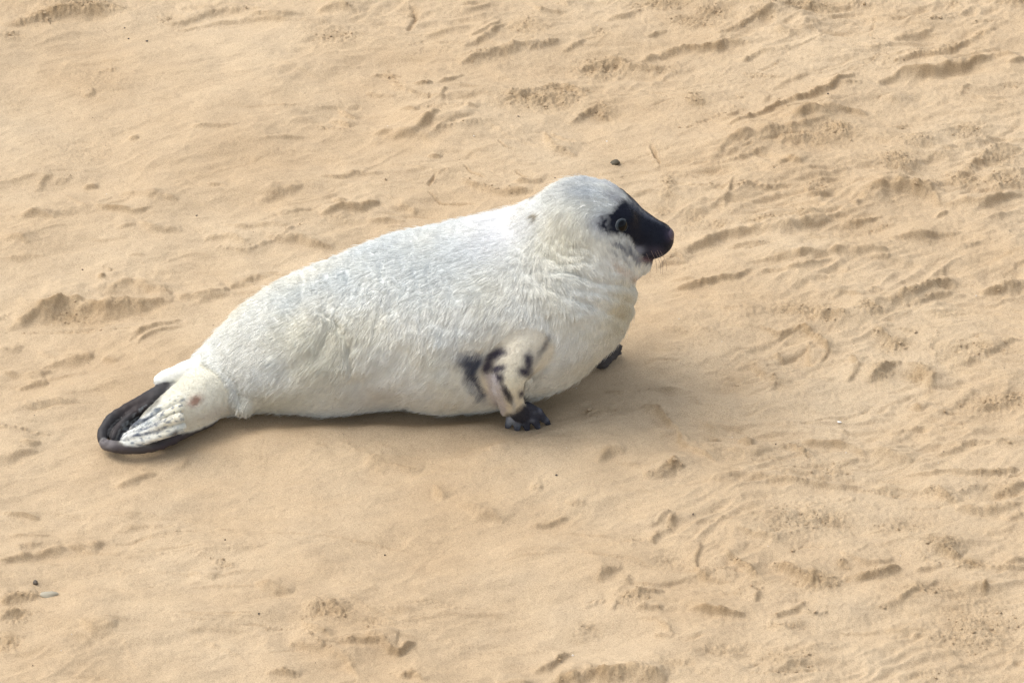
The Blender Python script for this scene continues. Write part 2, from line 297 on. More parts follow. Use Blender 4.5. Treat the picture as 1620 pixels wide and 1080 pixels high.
S([(1459, 776), (1485, 782), (1512, 796)], 6, 7, rough=.6, damp=.6); S([(1215, 748), (1300, 750), (1360, 756)], 5, 5, rough=.3); patch(1320, 742, 30, 10, .8, .4, 2); patch(1400, 755, 30, 12, .5); S([(1429, 745), (1498, 747), (1563, 752), (1620, 748)], 4, 7, rough=.25, damp=.6)
S([(1509, 805), (1566, 806), (1620, 800)], 6, 8, rough=.4, damp=.6); S([(1565, 780), (1590, 778), (1620, 768)], 6, 7, damp=.5); S([(1590, 818), (1620, 812)], 6, 6, rough=.5); S([(1500, 708), (1560, 703), (1620, 710)], 5, 5, rough=.6, damp=.4)
S([(1025, 856), (1046, 843), (1075, 816)], 6, 8, rough=.7, damp=.8); S([(1022, 832), (1045, 826), (1062, 816)], 5, 5, rough=.6); S([(1107, 860), (1102, 895), (1122, 915), (1167, 918)], 4, 6, rough=.3, damp=.6); S([(1150, 876), (1172, 897), (1205, 918)], 5, 7, rough=.8, damp=.6)
S([(1165, 843), (1195, 850), (1230, 860)], 5, 5, rough=.5, damp=.5); patch(1265, 825, 80, 26, .65, .35, 2); patch(1310, 825, 35, 14, .9, .5, 3); patch(1420, 832, 60, 12, .6, .3)
S([(1220, 892), (1250, 903), (1287, 922), (1333, 922)], 7, 10, rough=.9, damp=.8); S([(1333, 914), (1383, 911), (1423, 896)], 5, 9, rough=.6, damp=.7); patch(1290, 918, 28, 10, 1, .8, 4); patch(1333, 892, 12, 8, 1, .8, 5)
S([(1329, 874), (1345, 882), (1383, 887), (1415, 880)], 5, 6, rough=.3, damp=.5); patch(1492, 860, 32, 12, 1, .9, 7); patch(1535, 892, 24, 11, 1, .9, 7); S([(1560, 900), (1590, 900), (1620, 896)], 6, 8, rough=.8, damp=.7)
S([(1470, 868), (1490, 872), (1520, 880)], 7, 8, rough=.9, damp=.7); S([(1550, 934), (1562, 926)], 5, 7, rough=.7, damp=.8); S([(1590, 892), (1620, 878)], 5, 6); S([(1445, 900), (1490, 896)], 4, 4); patch(1470, 930, 60, 12, .7, .4)
patch(1000, 943, 25, 12, .9, .7, 4); S([(1000, 958), (1025, 958), (1048, 962)], 5, 6, rough=.5, damp=.4); S([(1088, 960), (1126, 966), (1180, 970)], 5, 8, rough=.5, damp=.7); S([(1216, 970), (1255, 964), (1276, 950)], 5, 7, rough=.2, damp=.5)
S([(1190, 952), (1205, 935)], 5, 5, rough=.4); S([(1035, 1000), (1068, 1003)], 5, 5, rough=.4); patch(1140, 1025, 45, 12, .6, .4); patch(1060, 885, 35, 12, .5, .2); patch(1250, 1040, 60, 14, .55, .3); patch(1540, 985, 80, 45, .55, .25)
S([(1240, 1030), (1290, 1020), (1340, 1012)], 7, 5, rough=.4); S([(1380, 960), (1420, 950), (1480, 915)], 5, 5, rough=.5); patch(1500, 1060, 60, 15, .4, .2); patch(1590, 780, 30, 12, .4)

# --- countless smaller marks between them
rg = np.random.RandomState(12)
def dens(u, v):
    d = .32 + .75 * sstep(980, 1150, u) + .55 * math.exp(-((u - 760) / 260) ** 2 - ((v - 130) / 160) ** 2)
    d += .25 * math.exp(-((u - 560) / 160) ** 2 - ((v - 1040) / 70) ** 2)
    if 380 < u < 1000 and v > 700 and v < 940: d = .10
    if u < 520 and 60 < v < 280: d = .18
    return d
n = 0
for q_ in range(95):                       # bundles of long parallel drag lines
    u, v = rg.uniform(-20, 1640), rg.uniform(-10, 1090)
    if rg.rand() > dens(u, v) * 1.2: continue
    an = (.42 if u > 950 else .22) + rg.normal() * .16 - (.25 if v > 640 else 0); L = rg.uniform(.12, .42); c = rg.normal() * 1.1
    p0 = on_z(u, v)[:2]; dn = np.array([-math.sin(an), math.cos(an)])
    for j_ in range(rg.randint(2, 6)):
        o_ = rg.uniform(-.035, .035); s0 = rg.uniform(-.5, .2); l_ = rg.uniform(.3, .8); P = []
        for t_ in np.linspace(s0, s0 + l_, 9):
            P.append(p0 + np.array([math.cos(an), math.sin(an)]) * L * t_ + dn * (o_ + c * (L * t_) ** 2))
        w_ = rg.uniform(1.6, 4.0); S(P, w_, w_ * rg.uniform(.3, .8), rg.choice(['s', 's', 'g']), rg.choice([0, .3]), rg.uniform(.1, .45), far=rg.uniform(3, 7), px=False)
while n < 300:
    u, v = rg.uniform(-20, 1640), rg.uniform(-10, 1090)
    if rg.rand() > dens(u, v): continue
    n += 1
    base = .30 if u > 950 else (.12 if v < 450 else .05)
    if v > 620: base -= .25
    an = base + rg.normal() * .45; L = rg.gamma(2.2, .022) + .012; c = rg.normal() * 6
    if rg.rand() < .25: L *= 2; c *= .4
    p0 = on_z(u, v)[:2]; P = []
    for t in np.linspace(-.5, .5, 6):
        P.append(p0 + np.array([math.cos(an), math.sin(an)]) * L * t + np.array([-math.sin(an), math.cos(an)]) * c * (L * t) ** 2)
    w = rg.uniform(2.0, 6.0)
    S(P, w, w * rg.uniform(.25, .7), rg.choice(['s', 's', 's', 's', 'g', 'r']), rg.choice([0, .3, .7]), rg.uniform(.05, .35), far=rg.uniform(3, 7), px=False)
R = np.clip(R + .10 * sstep(.1, .9, fbm2(X * 7, Y * 9, 3, 51)) + .12 * sstep(950, 1200, UX) * sstep(-.1, .5, fbm2(X * 5, Y * 7, 2, 52)), 0, 1.1)
# crumbs and lumps
c1 = np.abs(pn2(X * 95, Y * 95, 61)); c2 = pn2(X * 170, Y * 170, 62); c3 = pn2(X * 48, Y * 60, 63)
H += R * 1.35 * (.0030 * (c3) + .0026 * (c1 - .3) + .0022 * c2 + .0012 * pn2(X * 290, Y * 290, 67) + .0020 * fbm2(X * 70, Y * 90, 3, 66)) * inner
H += inner * (.0007 * fbm2(X * 60, Y * 80, 2, 71) + .00035 * pn2(X * 210, Y * 210, 72))
H += inner * .0012 * fbm2(A1 * 14, A2 * 42, 2, 73) * (1 - .5 * R)
# low drag relief: overlapping shallow ridges, strongest where the photograph shows churned sand
churn = .30 + .9 * sstep(960, 1180, UX) + .7 * np.exp(-((UX - 780) / 260) ** 2 - ((VX - 120) / 150) ** 2) + .4 * np.exp(-((UX - 560) / 200) ** 2 - ((VX - 1050) / 90) ** 2) + .35 * np.exp(-((UX - 80) / 130) ** 2 - ((VX - 960) / 120) ** 2) + .4 * sstep(70, 10, VX)
cb, sb = math.cos(.62), math.sin(.62); B1, B2 = X * cb + Y * sb, -X * sb + Y * cb
b1_ = B1 + .05 * pn2(X * 5, Y * 5, 81); b2_ = B2 + .03 * pn2(X * 6, Y * 6, 82)
rd = 1 - np.abs(fbm2(b1_ * 7, b2_ * 22, 2, 83)) * 2.2
ms = sstep(-.2, .5, pn2(X * 4, Y * 4, 84))
H += inner * churn * .0046 * np.clip(rd, -.3, 1) * ms * (VX < 2000)
e1, e2 = X + .04 * pn2(X * 5, Y * 5, 86), Y + .03 * pn2(X * 7, Y * 7, 87)
rd = 1 - np.abs(fbm2(e1 * 6, e2 * 20, 3, 88)) * 2.2
H += inner * churn * .0042 * np.clip(rd, -.3, 1) * sstep(-.2, .5, pn2(X * 3.5, Y * 3.5, 89))
D = D + .07 * churn * sstep(-.3, .8, fbm2(X * 3, Y * 5, 3, 91)) + .10 * sstep(.0, .8, fbm2(X * 9, Y * 14, 3, 92))
H += inner * (.35 + churn) * .0042 * fbm2(X * 9 + .6 * Y * 9, Y * 13, 2, 94)
H += inner * churn * .0009 * fbm2(X * 90, Y * 90, 2, 90)
# the seal's bed: flattened, with a low berm where the body pushes the sand out
bed = on_z(np.array([300, 420, 560, 700, 800, 880]), np.array([655, 625, 622, 622, 610, 575]))[:, :2]
db = np.full(X.shape, 9.0, np.float32)
for a, b in zip(bed[:-1], bed[1:]):
    d = b - a; l2 = d @ d; t = np.clip(((X - a[0]) * d[0] + (Y - a[1]) * d[1]) / l2, 0, 1)
    db = np.minimum(db, np.hypot(X - a[0] - t * d[0], Y - a[1] - t * d[1]))
k = sstep(.20, .10, db)
H = H * (1 - .85 * k) - .004 * k
H += .015 * (1 + .5 * pn2(X * 9, Y * 9, 93)) * np.exp(-((db - .135) / .033) ** 2) * sstep(.20, .05, X) * sstep(-.75, -.3, X)
for u, v, r, z0 in ((830, 668, .055, .0), (215, 695, .08, -.004), (965, 575, .05, 0), (275, 670, .07, 0)):   # under the flippers
    q = on_z(u, v); kk = np.exp(-(((X - q[0]) ** 2 + (Y - q[1]) ** 2) / r ** 2)); H = H * (1 - .9 * kk) + z0 * kk
H = np.where(inner, H, H).astype(np.float32)
def sand_z(x, y):
    j = np.searchsorted(gy, y); i = np.searchsorted(gx, x); return float(H[j, i])

ny_, nx_ = X.shape
idx = np.arange(nx_ * ny_, dtype=np.int32).reshape(ny_, nx_)
F = np.stack([idx[:-1, :-1], idx[:-1, 1:], idx[1:, 1:], idx[1:, :-1]], -1).reshape(-1, 4)
me = build_mesh('sand', np.stack([X, Y, H], -1).reshape(-1, 3), F)
vfloat(me, 'damp', np.clip(D * (.65 + .35 * pn2(X * 30, Y * 30, 77)), 0, 1).ravel()); vfloat(me, 'loose', R.ravel())
t = NT('sand')
ge = t.add('ShaderNodeNewGeometry'); da = t.add('ShaderNodeAttribute', attribute_name='damp'); la = t.add('ShaderNodeAttribute', attribute_name='loose')
def noise(scale, detail=3, rough=.5):
    q = t.add('ShaderNodeTexNoise', Scale=scale, Detail=detail, Roughness=rough); t.ln(ge.outputs['Position'], q.inputs['Vector']); return q
def ramp(src, stops):
    q = t.add('ShaderNodeValToRGB'); e = q.color_ramp.elements
    e[1].position = stops[-1][0]; e[1].color = (*stops[-1][1], 1); e[0].position = stops[0][0]; e[0].color = (*stops[0][1], 1)
    for p, c in stops[1:-1]: e.new(p).color = (*c, 1)
    t.ln(src, q.inputs[0]); return q
def mix(a, b, fac, mode='MIX'):
    q = t.add('ShaderNodeMix', data_type='RGBA', blend_type=mode)
    if isinstance(fac, float): q.inputs[0].default_value = fac
    else: t.ln(fac, q.inputs[0])
    for s_, i in ((a, 6), (b, 7)):
        if isinstance(s_, tuple): q.inputs[i].default_value = (*s_, 1)
        else: t.ln(s_, q.inputs[i])
    return q.outputs[2]
c0 = ramp(noise(2.2, 4, .55).outputs[0], [(.35, (.445, .331, .207)), (.65, (.50, .391, .261))]).outputs[0]
c1_ = ramp(noise(16, 5, .6).outputs[0], [(.3, (.93, .93, .93)), (.7, (1.05, 1.05, 1.04))]).outputs[0]
g1 = ramp(noise(520, 2, .6).outputs[0], [(.32, (.76, .74, .71)), (.5, (1, 1, 1)), (.7, (1.13, 1.13, 1.15))]).outputs[0]
g2 = ramp(noise(1400, 1, .5).outputs[0], [(.27, (.68, .64, .60)), (.40, (1, 1, 1)), (.62, (1, 1, 1)), (.74, (1.22, 1.2, 1.2))]).outputs[0]
col = mix(mix(mix(c0, c1_, 1.0, 'MULTIPLY'), g1, 1.0, 'MULTIPLY'), g2, 1.0, 'MULTIPLY')
dm = t.add('ShaderNodeMath', operation='MULTIPLY'); t.ln(da.outputs['Fac'], dm.inputs[0]); dm.inputs[1].default_value = .95
col = mix(col, mix(col, (.62, .56, .46), 1.0, 'MULTIPLY'), dm.outputs[0])  # tint of damp sand that also carries the shade on scarp faces
t.ln(col, t.b.inputs['Base Color']); t.b.inputs['Roughness'].default_value = .92; t.b.inputs['Specular IOR Level'].default_value = .15
b1 = t.add('ShaderNodeBump', Strength=.6, Distance=.0012); t.ln(noise(480, 3, .75).outputs[0], b1.inputs['Height'])
b2 = t.add('ShaderNodeBump', Distance=.004); t.ln(noise(130, 4, .65).outputs[0], b2.inputs['Height']); t.ln(b1.outputs[0], b2.inputs['Normal'])
lm = t.add('ShaderNodeMath', operation='MULTIPLY_ADD'); t.ln(la.outputs['Fac'], lm.inputs[0]); lm.inputs[1].default_value = .6; lm.inputs[2].default_value = .08
t.ln(lm.outputs[0], b2.inputs['Strength']); t.ln(b2.outputs[0], t.b.inputs['Normal'])
link('sand', me, t.m, kind='structure', label='pale dry sand of a beach, marked by drag traces and footprints')
SAND_MAT = t.m

# ------------------------------------------------------------------ seal: distance field
Y0 = -.170
h_ = .003
lo = np.array([-.80, -.50, -.035]); hi = np.array([.335, .085, .465])
N = np.ceil((hi - lo) / h_).astype(int)
ax = [lo[i] + h_ * np.arange(N[i]) for i in range(3)]
SDF = np.full(N, 1.0, np.float32)
TAGS = []        # (group, p0, p1, r) for flow and colour
def cone_d(Q, a, b, ra, rb):
    d = b - a; L2 = float(d @ d) + 1e-12
    q = Q - a
    t_ = np.clip((q @ d) / L2, 0, 1)
    # rounded cone: correct for the slope of the flank
    dist = np.linalg.norm(q - t_[..., None] * d, axis=-1)
    return dist - (ra + (rb - ra) * t_)
def prim(a, b, ra, rb, k=0.0, sq=(1, 1, 1), group='body', cut=False, F=None):
    """tapered capsule, squashed by sq about its middle, smoothly joined (k metres) to the field"""
    F = SDF if F is None else F
    a, b, sq = np.array(a, float), np.array(b, float), np.array(sq, float)
    pad = max(ra, rb) * sq.max() + k + .012
    i0 = np.maximum(((np.minimum(a, b) - pad - lo) / h_).astype(int), 0); i1 = np.minimum(((np.maximum(a, b) + pad - lo) / h_).astype(int) + 2, N)
    if (i1 <= i0).any(): return
    g = np.stack(np.meshgrid(*[ax[i][i0[i]:i1[i]] for i in range(3)], indexing='ij'), -1).astype(np.float32)
    c = (a + b) / 2
    d = cone_d((g - c) / sq, (a - c) / sq, (b - c) / sq, ra, rb) * (sq.min() * .4 + .6)
    sl = tuple(slice(i0[i], i1[i]) for i in range(3))
    o = F[sl]
    if cut:
        hh = np.clip(.5 - .5 * (o + d) / k, 0, 1); F[sl] = o * (1 - hh) - d * hh + k * hh * (1 - hh)
        return
    if k > 0:
        hh = np.clip(.5 + .5 * (d - o) / k, 0, 1); F[sl] = d * (1 - hh) + o * hh - k * hh * (1 - hh)
    else: F[sl] = np.minimum(o, d)
    TAGS.append((group, a, b, (ra + rb) / 2))
def catmull(P, n):
    P = np.array(P, float); out = []
    for i in range(len(P) - 1):
        p0 = P[max(i - 1, 0)]; p1 = P[i]; p2 = P[i + 1]; p3 = P[min(i + 2, len(P) - 1)]
        for t_ in np.arange(n) / n:
            out.append(.5 * (2 * p1 + (p2 - p0) * t_ + (2 * p0 - 5 * p1 + 4 * p2 - p3) * t_ ** 2 + (3 * p1 - p0 - 3 * p2 + p3) * t_ ** 3))
    out.append(P[-1]); return np.array(out)
def chain(st, n=4, k=0.0, k0=None, sq=(1, 1, 1), group='body'):
    """st: (point, radius)"""
    q = catmull([list(p) + [r] for p, r in st], n)
    for i in range(len(q) - 1):
        prim(q[i, :3], q[i + 1, :3], q[i, 3], q[i + 1, 3], (k0 if (i == 0 and k0 is not None) else k), sq, group)
def lying(u, v, rpx, ky=1.08, sink=.93):
    r = rpx * PX / math.sqrt(ky * ky * SP * SP + CP * CP)
    z = r * sink
    return on_z(u, v, z), r
# trunk (centre and half thickness as seen, in photograph pixels)
BODY = [lying(345, 604, 46), lying(383, 583, 65), lying(422, 567, 80), lying(462, 553, 94), lying(502, 541, 106), lying(560, 527, 118), lying(652, 510, 134), lying(738, 501, 145)]
yb = BODY[-1][0][1]
for u, v, r, y in ((812, 483, 142, yb), (868, 460, 130, yb + .004), (902, 426, 105, yb + .006), (922, 393, 81, yb + .006), (936, 370, 68, yb + .006)):
    BODY.append((on_y(u, v, y), r * PX / 1.02))
YH = yb + .006
chain(BODY, 5, k=.012, sq=(1, 1.07, 1))
# head
def hp(u, v, dy=0.0): return on_y(u, v, YH + dy)
prim(hp(872, 378), hp(905, 362), 66 * PX, 66 * PX, .03, (1, 1, 1), 'body')
prim(hp(926, 352), hp(945, 353), 67 * PX, 62 * PX, .03, (1, .97, 1), 'head')
prim(hp(948, 355), hp(972, 360), 57 * PX, 45 * PX, .02, (1, .95, 1), 'head')
prim(hp(972, 361), hp(1008, 371), 44 * PX, 34 * PX, .02, (1, .92, 1), 'head')
prim(hp(1008, 370), hp(1037, 377.5), 34 * PX, 28.5 * PX, .012, (1, .92, 1), 'head')
for s in (-1, 1):
    prim(hp(962, 396, s * .020), hp(990, 398, s * .016), 40 * PX, 27 * PX, .03, group='head')          # cheek
    prim(hp(1018, 390, s * .016), hp(1032, 388, s * .014), 20 * PX, 19 * PX, .012, group='head')     # whisker pad
    prim(hp(968, 342, s * .036), hp(990, 345, s * .032), 11 * PX, 8 * PX, .02, group='head')        # brow
prim(hp(982, 406), hp(1016, 416), 28 * PX, 15 * PX, .012, group='head')                                # lower jaw
# mouth, throat fold
for s in (-1, 1):
    prim(hp(1003, 402, s * .034), hp(1020, 409, s * .024), .002, .003, .004, cut=True)
    prim(hp(1020, 409, s * .024), hp(1040, 412, 0), .003, .003, .004, cut=True)
    prim(hp(1058, 366, s * .011), hp(1064, 375, s * .012), .0022, .0028, .003, cut=True)              # nostril
    prim(hp(945, 425, s * .085), hp(1003, 448, s * .055), .003, .0045, .010, cut=True)
    prim(hp(1003, 448, s * .055), hp(1014, 448, 0), .0045, .0045, .010, cut=True)
# near fore flipper
yf = yb - .13
F1 = [(on_y(850, 518, yf + .012), 27 * PX), (on_y(829, 555, yf - .030), 31 * PX), (on_y(806, 592, yf - .060), 24 * PX), (on_y(808, 620, yf - .056), 17.5 * PX), (on_y(815, 643, yf - .036), 14 * PX), (on_y(826, 657, yf - .018), 12 * PX)]
chain(F1, 3, k=.006, k0=.04, sq=(1, .8, 1), group='arm')
prim(on_y(781, 585, yf - .040), on_y(790, 618, yf - .046), 9 * PX, 9 * PX, .010, group='arm')
prim(on_y(790, 618, yf - .046), on_y(799, 653, yf - .020), 9 * PX, 6 * PX, .008, group='arm')
TIPS = [(803, 674, 815, 652), (818, 678, 821, 655), (834, 678, 826, 654), (851, 675, 832, 650), (866, 668, 834, 644)]
CLAW = []
for i, (u, v, a, b) in enumerate(TIPS):
    tip = on_z(u, v, .006 + sand_z(*on_z(u, v)[:2])); root = on_y(a, b, yf - .016)
    mid = (tip * .55 + root * .45) + np.array([0, 0, .006])
    prim(root, mid, 9 * PX, 7.5 * PX, .003, group='hand'); prim(mid, tip, 7.5 * PX, 5 * PX, .002, group='hand')
    CLAW.append((tip, tip - mid))
# far fore flipper
ff = [(on_y(925, 515, YH + .09), 30 * PX), (np.array([.135, -.030, .060]), 18 * PX), (on_z(948, 572, .014), 9 * PX), (on_z(966, 561, .014), 7 * PX), (on_z(980, 549, .022), 4.5 * PX)]
chain(ff, 3, k=.006, k0=.04, group='farhand')
for du, dv in ((982, 558), (974, 566)):
    prim(on_z(958, 566, .012), on_z(du, dv, .006), 5 * PX, 3 * PX, .003, group='farhand')
# hind flippers: ankle, webbed digits, and the far one behind
near = [(BODY[0][0] + np.array([-.003, -.008, 0]), 44 * PX), (on_z(318, 630, .050), 41 * PX), (on_z(285, 651, .046), 36 * PX), (on_z(255, 668, .038), 27 * PX), (on_z(236, 678, .030), 19 * PX)]
chain(near, 3, k=.008, k0=.03, sq=(1, .9, 1), group='ankle')
prim(on_z(385, 640, .04), on_z(372, 618, .06), 17 * PX, 13 * PX, .014, group='body')                # skin fold before the ankle
def digit(pts, r0, r1, grp, k=.004, sq=(1, 1, 1)):
    q = catmull([list(on_z(u, v, z)) + [0] for u, v, z in pts], 3); n_ = len(q) - 1
    for i in range(n_):
        prim(q[i, :3], q[i + 1, :3], (r0 + (r1 - r0) * i / n_) * PX, (r0 + (r1 - r0) * (i + 1) / n_) * PX, k, sq, grp)
digit([(255, 665, .030), (222, 682, .020), (188, 698, .012)], 22, 14, 'web', .006, (1, 1, .55))
digit([(285, 632, .080), (262, 643, .072), (234, 660, .058), (208, 678, .040)], 8, 4.5, 'd1')
digit([(285, 645, .086), (262, 655, .074), (228, 675, .056), (198, 689, .036)], 7.5, 4.5, 'd2')
digit([(285, 660, .080), (262, 669, .068), (230, 684, .050), (196, 695, .034)], 7.5, 5, 'd2')
digit([(288, 675, .062), (266, 684, .052), (234, 695, .040), (200, 702, .028)], 7.5, 5, 'd2')
digit([(252, 632, .052), (218, 650, .044), (190, 674, .032), (180, 692, .024)], 7, 6, 'farfoot')
digit([(335, 664, .020), (312, 675, .020), (255, 702, .020), (215, 709, .020), (185, 707, .020), (166, 703, .018)], 8, 8.5, 'd3')  # outer digit, drawn on under the ankle in black as painted contact shade
far = [(BODY[0][0] + np.array([0, .03, .01]), 34 * PX), (on_z(290, 612, .050), 24 * PX), (on_z(252, 628, .050), 17 * PX), (on_z(212, 642, .045), 10 * PX), (on_z(177, 662, .036), 8 * PX), (on_z(162, 684, .026), 7 * PX), (on_z(162, 697, .02), 6 * PX)]
chain(far, 3, k=.005, k0=.02, group='farfoot')
digit([(232, 650, .030), (200, 668, .024), (178, 688, .018)], 14, 10, 'web', .005, (1, 1, .7))
# tail
chain([(BODY[0][0] + np.array([.01, .012, .045]), 16 * PX), (on_z(308, 580, .088), 13 * PX), (on_z(282, 590, .082), 12 * PX), (on_z(262, 597, .076), 10 * PX), (on_z(250, 601, .072), 7 * PX)], 3, k=.004, k0=.02, sq=(1, 1.2, .9), group='tail')

# ------------------------------------------------------------------ surface nets
neg = SDF < 0
c8 = [(i, j, k) for i in (0, 1) for j in (0, 1) for k in (0, 1)]
def cs(A, o): return A[o[0]:N[0] - 1 + o[0], o[1]:N[1] - 1 + o[1], o[2]:N[2] - 1 + o[2]]
cnt = np.zeros(N - 1, np.uint8)
for o in c8: cnt += cs(neg, o)
I = np.argwhere((cnt > 0) & (cnt < 8))
cid = np.full(N - 1, -1, np.int32); cid[tuple(I.T)] = np.arange(len(I))
vals = np.stack([SDF[I[:, 0] + o[0], I[:, 1] + o[1], I[:, 2] + o[2]] for o in c8], 1)
acc = np.zeros((len(I), 3)); nn = np.zeros(len(I))
for a in range(8):
    for b in range(a + 1, 8):
        oa, ob = np.array(c8[a]), np.array(c8[b])
        if np.abs(oa - ob).sum() != 1: continue
        va, vb = vals[:, a], vals[:, b]; m = (va < 0) != (vb < 0)
        tt = np.where(m, va / np.where(m, va - vb, 1), 0)
        acc += m[:, None] * (oa + tt[:, None] * (ob - oa)); nn += m
V = lo + h_ * (I + acc / nn[:, None])
Q = []
for axn in range(3):
    o1 = [slice(None)] * 3; o2 = [slice(None)] * 3; o1[axn] = slice(0, -1); o2[axn] = slice(1, None)
    ch = neg[tuple(o1)] != neg[tuple(o2)]
    E = np.argwhere(ch); b1_, b2_ = (axn + 1) % 3, (axn + 2) % 3
    E = E[(E[:, b1_] > 0) & (E[:, b2_] > 0) & (E[:, b1_] < N[b1_] - 1) & (E[:, b2_] < N[b2_] - 1)]
    flip = neg[tuple(E.T)]
    def cc(d1, d2):
        e = E.copy(); e[:, b1_] -= d1; e[:, b2_] -= d2; return cid[tuple(e.T)]
    q = np.stack([cc(1, 1), cc(0, 1), cc(0, 0), cc(1, 0)], 1)
    q[~flip] = q[~flip][:, ::-1]; Q.append(q)
Q = np.concatenate(Q); Q = Q[(Q >= 0).all(1)]
def normals(V, Q):
    n_ = np.cross(V[Q[:, 2]] - V[Q[:, 0]], V[Q[:, 3]] - V[Q[:, 1]])
    out = np.zeros_like(V)
    for c in range(4):
        for j in range(3): out[:, j] += np.bincount(Q[:, c], n_[:, j], len(V))
    return out / (np.linalg.norm(out, axis=1)[:, None] + 1e-12), np.linalg.norm(n_, axis=1) / 2
for _ in range(2):                                        # relax stair steps
    s_ = np.zeros_like(V); w_ = np.zeros(len(V))
    for c in range(4):
        for d in (1, 3):
            for j in range(3): s_[:, j] += np.bincount(Q[:, c], V[Q[:, (c + d) % 4], j], len(V))
            w_ += np.bincount(Q[:, c], None, len(V))
    V = V * .5 + .5 * s_ / np.maximum(w_, 1)[:, None]
NV, _ = normals(V, Q)

# ------------------------------------------------------------------ regions, hair flow
GR = sorted({g[0] for g in TAGS})
def regions(P):
    """weights of each limb group and the direction the coat lies in"""
    W = {g: np.zeros(len(P), np.float32) for g in GR}; dmin = {g: np.full(len(P), 9., np.float32) for g in GR}
    fl = np.zeros((len(P), 3), np.float32); ws = np.zeros(len(P), np.float32)
    for g, a, b, r in TAGS:
        d = cone_d(P, a, b, r, r); dmin[g] = np.minimum(dmin[g], d)
        w = np.exp(-np.clip(d, 0, 1) / .012) + 1e-6
        v_ = b - a
        if g in ('body', 'head') : v_ = -v_
        ln = np.linalg.norm(v_)
        if ln < 1e-6: continue
        fl += w[:, None] * (v_ / ln); ws += w
    return dmin, fl / ws[:, None]
dmin, FL = regions(V)
def gsel(dm, names, soft=.006):
    a = np.min([dm[n_] for n_ in names if n_ in dm], axis=0); b = np.min([dm[n_] for n_ in dm if n_ not in names], axis=0)
    return sstep(-soft, soft, b - a)
def inpoly(u, v, poly, soft=3.0):
    poly = np.array(poly, float); ins = np.zeros(len(u), bool); dm = np.full(len(u), 1e9)
    for i in range(len(poly)):
        a, b = poly[i], poly[(i + 1) % len(poly)]
        c = ((a[1] > v) != (b[1] > v)) & (u < (b[0] - a[0]) * (v - a[1]) / (b[1] - a[1] + 1e-9) + a[0]); ins ^= c
        d = b - a; t_ = np.clip(((u - a[0]) * d[0] + (v - a[1]) * d[1]) / (d @ d + 1e-9), 0, 1)
        dm = np.minimum(dm, np.hypot(u - a[0] - t_ * d[0], v - a[1] - t_ * d[1]))
    return sstep(-soft, soft, np.where(ins, dm, -dm))
def blob(u, v, cu, cv, ru, rv, rot=0):
    c, s = math.cos(math.radians(rot)), math.sin(math.radians(rot)); a, b = u - cu, v - cv
    return np.exp(-(((a * c + b * s) / ru) ** 2 + ((-a * s + b * c) / rv) ** 2))
FACE = [(944, 348), (951, 340), (961, 339), (971, 336), (976, 324), (984, 316), (994, 318), (1004, 322), (1016, 333), (1034, 342), (1055, 352), (1066, 362), (1072, 380), (1064, 398), (1048, 410), (1038, 416), (1028, 418), (1018, 412), (1010, 402), (1003, 391), (996, 380), (986, 374), (974, 373), (962, 369), (952, 362), (944, 354)]
